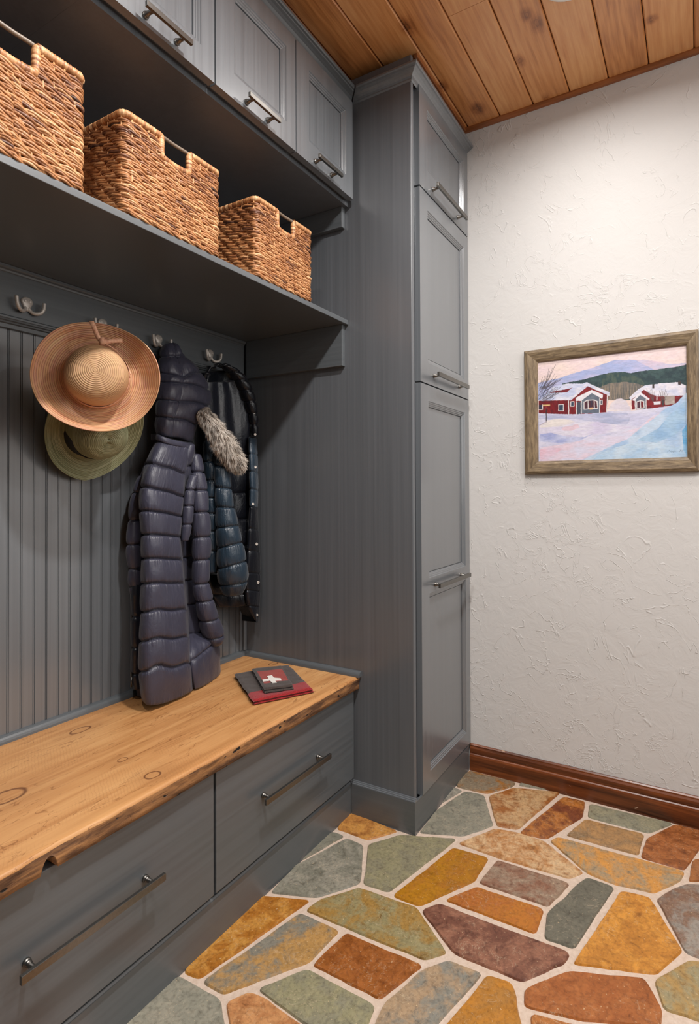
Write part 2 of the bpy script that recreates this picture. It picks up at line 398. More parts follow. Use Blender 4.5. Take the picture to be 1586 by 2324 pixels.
# ================================================================== the setting
# floor: grout bed + flagstones
ST = {  # outlines in the photo, two slate colours, mottling
'a': ([(1066,1750),(1172,1778),(1163,1787),(1105,1803),(1035,1787),(1040,1766)], (164,112,56), (118,120,104), .8),
'b': ([(1030,1789),(1050,1795),(985,1835),(985,1815)], (128,128,122), (150,148,138), .8),
'c': ([(1055,1797),(1099,1806),(1120,1875),(1052,1899),(952,1892),(986,1843)], (122,126,112), (146,144,124), .6),
'd': ([(1108,1808),(1166,1789),(1272,1800),(1174,1885),(1127,1876)], (158,98,46), (206,176,132), .7),
'e': ([(1181,1776),(1262,1797),(1222,1791),(1177,1784)], (134,138,116), (150,150,130), .5),
'f': ([(1279,1810),(1329,1821),(1322,1856),(1240,1906),(1179,1893),(1207,1867)], (122,66,38), (176,112,52), 1),
'g': ([(1338,1826),(1528,1871),(1473,1893),(1333,1856)], (134,138,112), (156,150,122), .6),
'h': ([(1327,1861),(1462,1895),(1449,1943),(1283,1897)], (184,142,94), (128,106,80), .8),
'i': ([(1532,1872),(1640,1900),(1590,1925),(1554,1977),(1453,1948),(1467,1904)], (138,80,40), (168,104,56), .9),
'j': ([(1248,1910),(1262,1901),(1554,1980),(1543,2002),(1484,2029),(1388,2007),(1329,1982)], (168,148,118), (204,146,74), 1),
'k': ([(1039,1915),(1122,1882),(1174,1891),(1236,1911),(1325,1983),(1292,1996),(1129,1948)], (184,128,74), (212,180,140), 1),
'l': ([(1028,1925),(1110,1949),(1077,2002),(951,2059),(891,2035)], (178,122,18), (160,102,26), .8),
'm': ([(835,1918),(909,1896),(941,1899),(1037,1906),(882,2027),(825,2008)], (134,130,96), (150,144,108), .6),
'n': ([(788,1904),(825,1920),(818,2006),(722,2039),(612,2028),(671,1965)], (118,122,108), (146,144,130), .8),
'o': ([(755,1889),(782,1899),(687,1953),(670,1950)], (122,126,112), (140,138,124), .6),
'p': ([(800,1846),(904,1889),(835,1908),(765,1883),(780,1850)], (178,120,62), (206,150,78), .9),
'q': ([(692,2067),(722,2045),(814,2016),(946,2061),(1016,2165),(965,2181),(836,2130)], (164,128,66), (148,138,100), 1),
'r': ([(598,2035),(706,2045),(452,2225),(415,2209),(560,2040)], (170,108,34), (196,142,66), 1),
's': ([(683,2073),(771,2114),(706,2184),(505,2260),(458,2231)], (128,126,114), (180,140,84), 1),
't': ([(784,2119),(960,2193),(862,2271),(708,2192)], (138,78,28), (160,96,40), .8),
'u': ([(995,2052),(1294,2165),(1284,2188),(1186,2231),(1030,2167),(955,2068)], (114,72,56), (150,104,82), .9),
'v': ([(1080,2014),(1235,2066),(1216,2122),(1009,2045)], (184,116,40), (160,92,40), .7),
'w': ([(1127,1953),(1294,2007),(1244,2060),(1085,2005)], (140,98,76), (156,136,116), .9),
'x': ([(1334,1993),(1395,2016),(1303,2155),(1235,2132),(1240,2075),(1315,2005)], (96,98,86), (106,106,92), .6),
'y': ([(1409,2023),(1475,2038),(1550,2160),(1489,2214),(1299,2190)], (186,124,48), (206,144,60), 1),
'z': ([(1560,2007),(1660,2015),(1660,2205),(1555,2165),(1489,2042),(1522,2021)], (160,152,142), (128,98,80), 1),
'A': ([(1571,1953),(1660,1940),(1660,2000),(1562,2002)], (168,108,60), (150,96,54), .8),
'B': ([(1287,2205),(1465,2223),(1503,2292),(1500,2334),(1310,2318),(1190,2287),(1188,2247)], (156,90,42), (172,108,58), .8),
'D': ([(1562,2181),(1660,2195),(1660,2345),(1505,2292),(1484,2226)], (176,142,86), (152,142,110), 1),
'E': ([(1019,2181),(1096,2212),(950,2375),(835,2365),(868,2282),(957,2202)], (128,130,124), (176,146,112), .8),
'F': ([(1106,2214),(1165,2233),(1195,2380),(968,2380)], (188,126,40), (168,118,52), 1),
'G': ([(696,2200),(853,2284),(815,2380),(700,2335),(585,2247)], (136,136,104), (154,148,112), .7),
'H': ([(567,2252),(604,2268),(745,2375),(530,2395),(512,2278)], (182,124,78), (206,154,104), .8),
'I': ([(405,2215),(501,2270),(520,2400),(200,2400)], (136,140,124), (152,148,130), .8),
'J': ([(1203,2302),(1300,2328),(1420,2345),(1400,2420),(1210,2400)], (166,98,46), (180,118,60), .8),
}
def poly_shrink_round(P, rnd):
    out = []; n = len(P)
    for i in range(n):
        a, b, c = Vector(P[i-1]), Vector(P[i]), Vector(P[(i+1) % n])
        la, lc = (a-b).length, (c-b).length
        ra, rc = min(rnd, la*.3), min(rnd, lc*.3)
        p, q = b + (a-b).normalized()*ra, b + (c-b).normalized()*rc
        for t in (0, .33, .67, 1): out.append(p*(1-t)**2 + b*2*t*(1-t) + q*t*t)
    # wobble along the edges
    res = []
    for i in range(len(out)):
        a, b = out[i], out[(i+1) % len(out)]
        k = max(1, int((b-a).length / .02))
        for j in range(k):
            q = a + (b-a)*j/k
            res.append(q + Vector((mn.noise(Vector((q.x*30, q.y*30, 1))), mn.noise(Vector((q.x*30, q.y*30, 7))))) * .0022)
    return res
fl = MB(); fl.add([(XL-.3, -3.2, 0), (W+.1, -3.2, 0), (W+.1, .05, 0), (XL-.3, .05, 0)], [(0, 1, 2, 3)], 0)
stone_polys = []; traced = []
for k_, (pp, a, b, k) in ST.items():
    P = [at(u, v, 'z', 0).to_2d() for u, v in pp]; stone_polys.append((P, a, b, k)); traced.append(P)
# the stones beyond the photo's edge, laid in the same random way
def clip(poly, p, q):
    mid = (p+q)/2; d = q-p; out = []
    for i in range(len(poly)):
        a, b = poly[i], poly[(i+1) % len(poly)]; fa, fb = (a-mid).dot(d), (b-mid).dot(d)
        if fa <= 0: out.append(a)
        if fa*fb < 0: out.append(a + (b-a)*(fa/(fa-fb)))
    return out
def inpoly(p, P):
    c = False
    for i in range(len(P)):
        a, b = P[i], P[i-1]
        if (a.y > p.y) != (b.y > p.y) and p.x < (b.x-a.x)*(p.y-a.y)/(b.y-a.y)+a.x: c = not c
    return c
seeds = []; rs = random.Random(3); tracec = []
for P in traced:
    for i in range(len(P)):
        for t in (0, .5): tracec.append(P[i]*(1-t)+P[i-1]*t)
    tracec.append(sum(P, Vector((0, 0)))/len(P))
gy = -.5
while gy > -3.1:
    gx = XL - .2
    while gx < W:
        p = Vector((gx + rs.uniform(-.06, .06), gy + rs.uniform(-.05, .05)))
        if min((p-q).length for q in tracec) > .085 and not any(inpoly(p, P) for P in traced): seeds.append(p)
        gx += .23
    gy -= .17
pal = [((134,130,96),(150,144,108)),((184,128,74),(206,170,120)),((122,126,112),(146,144,130)),((150,90,44),(176,116,60)),((114,72,56),(150,104,82)),((178,122,30),(160,102,26))]
for p in seeds:
    poly = [Vector((XL-.3, -3.2)), Vector((W, -3.2)), Vector((W, 0)), Vector((XL-.3, 0))]
    for q in seeds + tracec:
        if q is not p and (q-p).length < .8:
            poly = clip(poly, p, q)
            if len(poly) < 3: break
    if len(poly) < 3: continue
    cen = sum(poly, Vector((0, 0)))/len(poly)
    poly = [cen + (q-cen)*.93 for q in poly]
    c_ = rs.choice(pal); stone_polys.append((poly, c_[0], c_[1], .8))
colA = [(1, 1, 1, 1)] * 4; colB = [(1, 1, 1, 1)] * 4
for P, a, b, k in stone_polys:
    R = poly_shrink_round(P, .012); n = len(R); cen = sum(R, Vector((0, 0)))/n
    vs = [(p.x, p.y, 0.0) for p in R]
    ins = [p + (cen-p).normalized()*.003 for p in R]
    vs += [(p.x, p.y, .0042) for p in ins]
    fs = [(i, (i+1) % n, n+(i+1) % n, n+i) for i in range(n)]
    ar = sum(R[i].x*R[(i+1) % n].y - R[(i+1) % n].x*R[i].y for i in range(n))
    fs.append(tuple(range(n, 2*n)))
    fl.add(vs, fs, 1)
    
    def tone(c):
        g_ = sum(c)/3
        if c[1] >= c[0]-4: c = tuple(x*.42+g_*.58+(6, 2, -6)[i_] for i_, x in enumerate(c))
        else: c = tuple(max(4, x*1.01-g_*.06) for x in c)
        return lin(tuple(x*.96 for x in c))
    colA += [tone(a)] * (2*n); lb = tone(b); colB += [(lb[0], lb[1], lb[2], k)] * (2*n)
fl.cols = colA
fo = fl.build('floor', [M['grout'], M['slate']]); props(fo, kind='structure')
ab = fo.data.color_attributes.new('ColB', 'FLOAT_COLOR', 'POINT'); ab.data.foreach_set('color', np.array(colB, dtype=np.float32).ravel())

# right wall, back wall (beadboard), ceiling
w = MB(); w.box(W, W+.1, -3.2, .1, 0, ZC+.05); props(w.build('wall_right', M['plaster']), kind='structure')
bb = MB(); prof = []
x = XL; g0 = -.8669; pitch = .0327
gx = g0 - 33*pitch; xs = []
while gx < -.02: xs.append(gx); gx += pitch
pts = [(XL, 0.)]
for gx in xs:
    if gx < XL + .01: continue
    e = .0022
    pts += [(gx-.0032, 0), (gx-.0026, .0025), (gx-.0014, .0025), (gx-.0008, .0002), (gx+.0008, .0002), (gx+.0014, .0025), (gx+.0026, .0025), (gx+.0032, 0)]
pts += [(0.02, 0.)]
bb.grid([[(p, q, 0.0) for p, q in pts], [(p, q, ZC) for p, q in pts]], smooth=False)
bb.add([(XL-.3, .03, 0), (W+.1, .03, 0), (W+.1, .03, ZC), (XL-.3, .03, ZC)], [(0, 1, 2, 3)])
bo = bb.build('wall_back', M['pv'], recalc=False); props(bo, kind='structure')

cl = MB(); rs = random.Random(11); seams = [-.0917, -.2165, -.3413, -.4661, -.5909, -.7215, -.8475, -.9705, -1.0975, -1.2235, -1.3465, -1.4755]
seams = [0.05] + seams
while seams[-1] > -3.2: seams.append(seams[-1] - .1255)
for i in range(len(seams)-1):
    y1, y0 = seams[i]-.0012, seams[i+1]+.0012
    xx = [XL-.3]
    if abs(seams[i+1] + .9705) < .002: js = [-.0475]
    else: js = [rs.uniform(-1.4, -.65)] if rs.random() < .6 else []
    xx += js + [W+.05]
    for j in range(len(xx)-1):
        c_ = (rs.random(), rs.random(), 0, 1); b0 = len(cl.v); e = .0035
        x0, x1 = xx[j]+.0006, xx[j+1]-.0006
        z = ZC
        cl.add([(x0, y0, z+.004), (x1, y0, z+.004), (x1, y1, z+.004), (x0, y1, z+.004), (x0, y0+e, z), (x1, y0+e, z), (x1, y1-e, z), (x0, y1-e, z),
                (x0, y0, z+.015), (x1, y0, z+.015), (x1, y1, z+.015), (x0, y1, z+.015)],
               [(4, 5, 6, 7), (0, 1, 5, 4), (2, 3, 7, 6), (0, 4, 7, 3), (1, 2, 6, 5), (0, 8, 9, 1), (2, 10, 11, 3), (0, 3, 11, 8), (1, 9, 10, 2)], 0, False, [c_]*12)
cl.add([(XL-.3, -3.2, ZC+.014), (W+.1, -3.2, ZC+.014), (W+.1, .1, ZC+.014), (XL-.3, .1, ZC+.014)], [(0, 1, 2, 3)], 1)
props(cl.build('ceiling', [M['ceil'], M['dark']]), kind='structure')

tr = MB()
tr.prism([(0, 0), (0, -.013), (-.010, -.013), (-.014, -.009), (-.018, -.004), (-.018, 0)], lambda p, q, t: (W+p, t, ZC+q), -3.2, -.70)
props(tr.build('trim_1', M['ctrim']), kind='structure')
tr = MB(); tr.box(XL, .06, -.45, -.463, ZC-.010, ZC); tr.box(.03, W, -.700, -.713, ZC-.010, ZC)
props(tr.build('trim_2', M['ctrim'], bevel=.002), kind='structure')

# right baseboard, moulded
bp = [(0, 0), (-.017, 0), (-.017, .056), (-.0145, .062), (-.011, .066), (-.0125, .070), (-.0115, .084), (-.008, .090), (-.0085, .094), (-.004, .099), (0, .099)]
b_ = MB(); b_.prism(bp, lambda p, q, t: (W+p, t, q), -3.2, -.7135)
props(b_.build('baseboard_right', M['base'], bevel=.0012), kind='structure')

# base skirting in front of the bench (painted), with a small cap
sk = MB(); sk.box(XL, -.0125, -.4785, -.462, 0, .1035)
sk.prism([(-.4785, .1035), (-.474, .1085), (-.470, .1085), (-.465, .112), (-.44, .112), (-.44, .1035)], lambda p, q, t: (t, p, q), XL, -.0125)
props(sk.build('baseboard_back', M['ph'], bevel=.0012), kind='structure')

# quarter-round beads on the bench top and the upright bead in the corner
def qr(x0, y0, sx, sy, r=.018):
    return [(0, 0)] + [(sx*r*math.sin(a), sy*r*math.cos(a)) for a in [i*PI/10 for i in range(6)]]
t_ = MB()
q = [(0, 0)] + [(-.017*math.cos(a), .018*math.sin(a)) for a in [i*PI/10 for i in range(6)]]
t_.prism(q, lambda p, z, t: (t, p, ZB+z), XL, -.001, smooth=False)
props(t_.build('trim_3', M['ph']), kind='structure')
t_ = MB(); t_.prism(q, lambda p, z, t: (p, t, ZB+z), -.5135, -.001)
props(t_.build('trim_4', M['ph']), kind='structure')
t_ = MB(); t_.box(-.014, -.0005, -.013, 0, ZB+.018, 1.4985); t_.box(-.030, -.018, -.005, 0, ZB+.018, 1.4985)
props(t_.build('trim_5', M['pv'], bevel=.0015), kind='structure')

# ================================================================== handles
def handle(parent, x0, x1, y, z, yface, h=.0145, t=.008, name='handle'):
    """flat bar on two turned posts"""
    b = MB(); b.box(x0, x1, y-t/2, y+t/2, z-h/2, z+h/2); o_ = min(.026, (x1-x0)*.16)
    for px in (x0+o_, x1-o_):
        L = abs(yface-(y+t/2))
        b.lathe((px, yface+.0002, z), (0, -1, 0), [(0, 0), (0, .0075), (L*.18, .0075), (L*.22, .0062), (L*.34, .0062), (L*.38, .0052), (L*.5, .0050), (L*.55, .0042), (L, .0048), (L+.002, .0048)], 16)
    return b.build(name, M['nickel'], parent, bevel=.0012)

MOULD = [(0, 0), (.0018, .0028), (.0055, .0032), (.0068, .0052), (.0105, .0058), (.0122, .0082), (.0150, .0088), (.0158, .0100), (.0160, .0150), (.0176, .0150), (.0180, .0115)]
def door_mesh(x0, x1, z0, z1, yf, th, panels):
    b = MB()
    xs = sorted(set([x0, x1] + [p[0] for p in panels] + [p[1] for p in panels])); zs = sorted(set([z0, z1] + [p[2] for p in panels] + [p[3] for p in panels]))
    def hole(xa, xb, za, zb): return any(xa >= p[0]-1e-6 and xb <= p[1]+1e-6 and za >= p[2]-1e-6 and zb <= p[3]+1e-6 for p in panels)
    for i in range(len(xs)-1):
        for j in range(len(zs)-1):
            if not hole(xs[i], xs[i+1], zs[j], zs[j+1]):
                b.add([(xs[i], yf, zs[j]), (xs[i+1], yf, zs[j]), (xs[i+1], yf, zs[j+1]), (xs[i], yf, zs[j+1])], [(0, 1, 2, 3)])
    yb = yf+th
    b.add([(x0, yf, z0), (x1, yf, z0), (x1, yf, z1), (x0, yf, z1), (x0, yb, z0), (x1, yb, z0), (x1, yb, z1), (x0, yb, z1)],
          [(0, 4, 5, 1), (1, 5, 6, 2), (2, 6, 7, 3), (3, 7, 4, 0), (7, 6, 5, 4)])
    for (a, c, d, e) in panels:
        L = [[(a+i, yf+q, d+i), (c-i, yf+q, d+i), (c-i, yf+q, e-i), (a+i, yf+q, e-i)] for i, q in MOULD]
        for k in range(len(L)-1):
            b.add(L[k]+L[k+1], [(n, (n+1) % 4, 4+(n+1) % 4, 4+n) for n in range(4)])
        b.add(L[-1], [(0, 1, 2, 3)])
    # weld
    return b
def weld(o):
    bm = bmesh.new(); bm.from_mesh(o.data); bmesh.ops.remove_doubles(bm, verts=bm.verts, dist=1e-5); bmesh.ops.recalc_face_normals(bm, faces=bm.faces); bm.to_mesh(o.data); bm.free()
    bv = o.modifiers.new('bevel', 'BEVEL'); bv.width = .0016; bv.segments = 2; bv.limit_method = 'ANGLE'; bv.angle_limit = math.radians(60)

# ================================================================== tall cabinet
tc = thing('tall_cabinet', (W/2, -.36, 0), 'full-height grey painted pantry cabinet with panelled doors beside the white wall', 'cabinet')
b = MB(); b.box(0.0, .016, -.7055, 0, .001, ZC-.02); b.box(.0162, W-.001, -.001, -.6935, .002, ZC-.02); b.box(.0162, W-.018, -.694, -.7050, .002, .0930)
# rounded front edge of side panel
b.build('body', M['pv_shade'], tc, bevel=.004)
b = MB(); b.add([(-.0121, -.4785, 0), (-.0121, -.7122, 0), (W-.0175, -.7122, 0), (W-.0175, -.7056, 0), (0, -.7056, 0), (0, -.4785, 0), (-.0121, -.4785, .103), (-.0121, -.7122, .103), (W-.0175, -.7122, .0945), (W-.0175, -.7056, .0945), (0, -.7056, .103), (0, -.4785, .103)], [(0, 1, 7, 6), (1, 2, 8, 7), (2, 3, 9, 8), (3, 4, 10, 9), (4, 5, 11, 10), (5, 0, 6, 11), (6, 7, 10, 11), (7, 8, 9, 10)])
b.build('base_board', M['ph'], tc, bevel=.0012)
b = MB()   # stepped cap on the base board
cp = [(0, 0), (-.0121, 0), (-.0115, .0025), (-.0085, .003), (-.0078, .0058), (-.0045, .0064), (-.0035, .0095), (0, .0098)]
b.prism(cp, lambda p, q, t: (p, t, .103+q), -.7122, -.4600)

b.build('base_cap', M['pv'], tc)
CR = [(0, 0), (0, -.0035), (.0035, .0005), (.004, .004), (.0065, .009), (.011, .014), (.018, .018), (.0245, .0205), (.0255, .0235), (.031, .0245), (.0335, .028), (.0335, .0335), (0, .0335)]
CR = CR[2:]
CR = [(0, -.004)] + CR
# crown round the tall cabinet: side run, front run, mitred
def crown_path(b, path, z0):
    """path: list of (x,y, nx,ny) corner points with outward offset direction (mitre)"""
    n = len(CR); rows = []
    for (x, y, nx, ny) in path: rows.append([(x+nx*p, y+ny*p, z0+q) for p, q in CR])
    vs = [p for r in rows for p in r]; fs = []
    for i in range(len(rows)-1):
        for j in range(n): fs.append((i*n+j, i*n+(j+1) % n, (i+1)*n+(j+1) % n, (i+1)*n+j))
    fs.append(tuple(range(n))); fs.append(tuple((len(rows)-1)*n+j for j in reversed(range(n))))
    b.add(vs, fs)
b = MB(); crown_path(b, [(0, -.4874, -1, -1), (0, -.7055, -1, -1), (W-.002, -.7055, 0, -1)], 2.384)
b.build('crown_moulding', M['pv'], tc, bevel=.0006)
doors = [(2.067, 2.394, [(.104, .4475, 2.140, 2.345)], (.1217, .4060, 2.097), 'upper'),
         (1.430, 2.0615, [(.104, .4475, 1.500, 2.008)], (.1217, .4130, 1.464), 'mid'),
         (.102, 1.4255, [(.104, .4475, .788, 1.3735), (.104, .4475, .155, .737)], (.1217, .4198, .761), 'low')]
for z0, z1, pn, (h0, h1, hz), nm in doors:
    d = door_mesh(.042, W-.0025, z0, z1, -.7138, .0195, pn).build('door', M['pv'], tc); weld(d)
    d['label'] = {'upper': 'short top door', 'mid': 'middle door with one tall panel', 'low': 'bottom door with two stacked panels'}[nm]
    handle(d, h0, h1, -.742, hz, -.7138)

# ================================================================== upper cabinets
ux = [0.0, -.3345, -.6545, -.971, -1.2875, -1.604, XL]
dx = [(-.333, -.021), (-.6522, -.337), (-.969, -.6572), (-1.2855, -.973), (-1.602, -1.29), (XL+.004, -1.606)]
lab = ['grey upper cabinet nearest the tall cabinet, short handle above the right-hand basket',
       'grey upper cabinet with its whole framed door in view, second from the tall cabinet',
       'grey upper cabinet above the left-hand baskets, door cut off by the top of the photo']
for i in range(6):
    x1, x0 = ux[i], ux[i+1]
    u = thing('upper_cabinet', ((x0+x1)/2, -.24, 2.04), lab[i] if i < 3 else 'grey upper cabinet at the dark far left end, only its underside in view', 'cabinet', 'upper cabinets along the bench wall')
    b = MB(); b.box(x0+.0001, x1-.0001, -.001, -.4683, 2.0378, 2.0565); b.box(x0+.0003, x1-.0003, -.001, -.4790, 2.0565, 2.40)
    b.box(x0+.0003, x1-.0003, -.001, -.450, 2.40, ZC-.012)
    b.build('body', M['pv_shade'], u)
    d0, d1 = dx[i]
    d = door_mesh(d0, d1, 2.0478, 2.3730, -.50, .0205, [(d0+.062, d1-.042, 2.1105, 2.3235)]).build('door', M['pv'], u); weld(d)
    hx = {0: (-.2606, -.1320), 1: (-.5658, -.4431), 2: (-.8759, -.7537)}.get(i, (d0+.085, d0+.21))
    handle(d, hx[0], hx[1], -.5285, 2.066, -.50, .0115, .0075)
cm = MB()
crown_path(cm, [(XL, -.482, 0, -1), (0, -.482, -1, -1)], 2.384)
cm.box(XL, -.0005, -.4792, -.4818, 2.3745, 2.4165)
props(cm.build('crown_moulding', M['ph'], origin=(-.97, -.49, 2.384)), 'grey crown moulding running above the row of upper cabinet doors', 'moulding')

# ================================================================== shelf, support cleats, hook rail
s_ = thing('wall_shelf', (-.97, -.23, ZS), 'long dark grey painted shelf holding the woven baskets', 'shelf')
b = MB(); b.box(XL, -.001, -.0005, -.4686, ZS-.0155, ZS); b.build('board', M['ph'], s_, bevel=.0012)
b = MB(); b.box(-.020, -.0008, -.029, -.4545, 1.4985, ZS-.0157); b.build('support_cleat', M['ph'], s_, bevel=.0015)
b = MB(); b.box(-.020, -.0008, -.002, -.4555, 1.9675, 2.0375)
props(b.build('support_cleat', M['ph'], origin=(-.01, -.23, 1.97), bevel=.0015), 'short grey wooden cleat under the upper cabinets, right of the baskets', 'cleat')
r_ = thing('hook_rail', (-.97, -.01, 1.49), 'grey painted rail board under the shelf carrying the coat hooks', 'rail')
b = MB(); b.box(XL, -.021, -.0005, -.0195, 1.506, ZS-.0157); b.build('board', M['ph'], r_, bevel=.001)
b = MB()
b.prism([(0, 0), (-.0195, 0), (-.0215, .002), (-.023, .006), (-.0275, .0085), (-.0295, .011), (-.0295, .0175), (0, .0175)], lambda p, q, t: (t, p, 1.6200+q), XL, -.021)
b.build('top_moulding', M['ph'], r_, bevel=.0005)
b = MB()
b.prism([(0, 0), (-.011, 0), (-.011, .010), (-.0165, .0115), (-.018, .015), (-.022, .0165), (-.0235, .020), (-.0255, .0215), (-.0255, .026), (-.0225, .028), (-.0195, .030), (0, .030)], lambda p, q, t: (t, p, 1.4860+q), XL, -.021)
b.build('bottom_moulding', M['ph'], r_, bevel=.0005)

def hook(x, label):
    t = thing('coat_hook', (x, -.02, 1.553), label, 'hook', 'double hooks on the rail')
    b = MB(); n = 20; ol = []
    out = [(0, .019), (.006, .0185), (.0115, .015), (.0145, .010), (.015, .006), (.012, -.001), (.0095, -.007), (.0085, -.012), (.0095, -.017)]
    ol = [(a, c) for a, c in out] + [(0, -.0165)] + [(-a, c) for a, c in reversed(out[1:])]
    k = len(ol)
    vs = [(x+a, -.0196, 1.553+c) for a, c in ol] + [(x+a, -.0235, 1.553+c) for a, c in ol] + [(x+a*.8, -.0255, 1.553+c*.86) for a, c in ol] + [(x, -.0275, 1.553)]
    fs = [(i, (i+1) % k, k+(i+1) % k, k+i) for i in range(k)] + [(k+i, k+(i+1) % k, 2*k+(i+1) % k, 2*k+i) for i in range(k)] + [(2*k+i, 2*k+(i+1) % k, 3*k) for i in range(k)]
    b.add(vs, fs, 0, True); b.build('plate', M['pewter'], t)
    for s in (-1, 1):
        P = crspline([(x+s*.004, -.023, 1.545), (x+s*.008, -.025, 1.537), (x+s*.016, -.030, 1.5325), (x+s*.026, -.036, 1.535), (x+s*.0325, -.039, 1.5445), (x+s*.0345, -.0395, 1.556), (x+s*.0350, -.0395, 1.5625)], 5)
        kk = len(P); a = MB(); a.tube(P, [.0042+.0006*math.sin(PI*i/kk)+.0012*max(0, i/kk-.75) for i in range(kk)], 10); a.build('prong', M['pewter'], t)
    for s in (-1, 1):
        sc_ = MB(); sc_.lathe((x+s*.0062, -.0262, 1.5605), (0, -1, 0), [(0, .0034), (.0012, .0032), (.0016, .0022), (.0010, .0006), (.0010, 0)], 12)
        sc_.build('screw', M['pewter'], t)
hook(-.8330, 'empty double coat hook at the left, nothing hanging on it')
hook(-.6180, 'double coat hook mostly hidden behind the peach sun hat')
hook(-.4200, 'double coat hook beside the peach hat, purple puffer coat hanging on it')
hook(-.1960, 'rightmost double coat hook, holding the navy jacket')

# ================================================================== bench
x_mid = -.6485
for (x0, x1, hx, lb) in [(x_mid+.0005, -.0005, (-.5010, -.1985), 'grey bench drawer cabinet next to the tall cabinet, under the scarf'),
                         (-1.281, x_mid-.0005, (-1.1180, -.8230), 'grey bench drawer cabinet in the near left corner, below the notched slab edge'),
                         (XL, -1.282, None, 'grey bench drawer cabinet outside the left edge of the photo')]:
    u = thing('drawer_cabinet', ((x0+x1)/2, -.24, 0), lb, 'cabinet', 'drawer cabinets under the bench')
    b = MB(); b.box(x0, min(x1, -.0126), -.001, -.4640, .1125, ZB-.0405); b.build('body', M['dark'], u)
    b = MB(); b.box(x0+.0032, x1-.0105 if x1 > -.1 else x1-.0032, -.4645, YD, .1255, ZB-.0440)
    d = b.build('drawer', M['ph'], u, bevel=.0016)
    if hx: handle(d, hx[0], hx[1], -.5205, .2800, YD, .0150, .0075)

# slab with a wandering front edge and a bolt notch
sl = MB(); cols_ = 620; rows = []; xs_ = [XL + (-.0008-XL)*i/cols_ for i in range(cols_+1)]
xn = -1.060
for x in xs_:
    ft = -.5065 + .0045*mn.noise(Vector((x*3.2, 0, 1))) + .0018*mn.noise(Vector((x*17, 2, 1)))
    if -1.13 < x < -.93: ft += .0055*(.5+.5*math.cos((x+1.03)/.1*PI))
    fb = -.5050 + .0025*mn.noise(Vector((x*5, 5, 1)))
    wob = lambda k: .0016*mn.noise(Vector((x*40, k, 3)))
    zb = ZB-.0400+.0012*mn.noise(Vector((x*6, 9, 1)))
    nr = abs(x-xn)/.0145; nz = .026*math.sqrt(max(0, 1-nr*nr)) if nr < 1 else 0
    zt = ZB + .0006*mn.noise(Vector((x*8, 1, 1)))
    rows.append([(x, -.0005, ZB), (x, -.25, ZB), (x, ft+.016, ZB), (x, ft+.005, zt-.0006), (x, ft+.0015, zt-.0028), (x, ft+wob(1), zt-.007),
                 (x, ft*.66+fb*.34+wob(2), ZB-.013), (x, ft*.3+fb*.7+wob(3), min(ZB-.0185+.0, ZB-.0185)), (x, fb+wob(4), max(ZB-.030, zb+nz+.0005) if nz < .010 else zb+nz+.0004), (x, fb+wob(5)*.5, zb+nz),
                 (x, -.4500, zb+nz), (x, -.4495, zb), (x, -.25, zb), (x, -.0005, zb)])
sl.grid(rows, 0, True, closed=True)
nf = len(sl.f); k = 14
for i in range(nf):
    j = i % k
    sl.m[i] = 1 if 5 <= j <= 9 else (1 if j == 10 else 0)
    if j in (0, 1, 11, 12, 13): sl.sm[i] = False
sl.f.append(tuple(range(k))); sl.m.append(1); sl.sm.append(False)
sl.f.append(tuple(len(rows)*k-k+j for j in range(k))); sl.m.append(1); sl.sm.append(False)
bt = sl.build('bench_top', [M['bench'], M['edge']]); props(bt, 'thick honey-coloured wooden bench slab with rough brown front edge and knots', 'bench top')

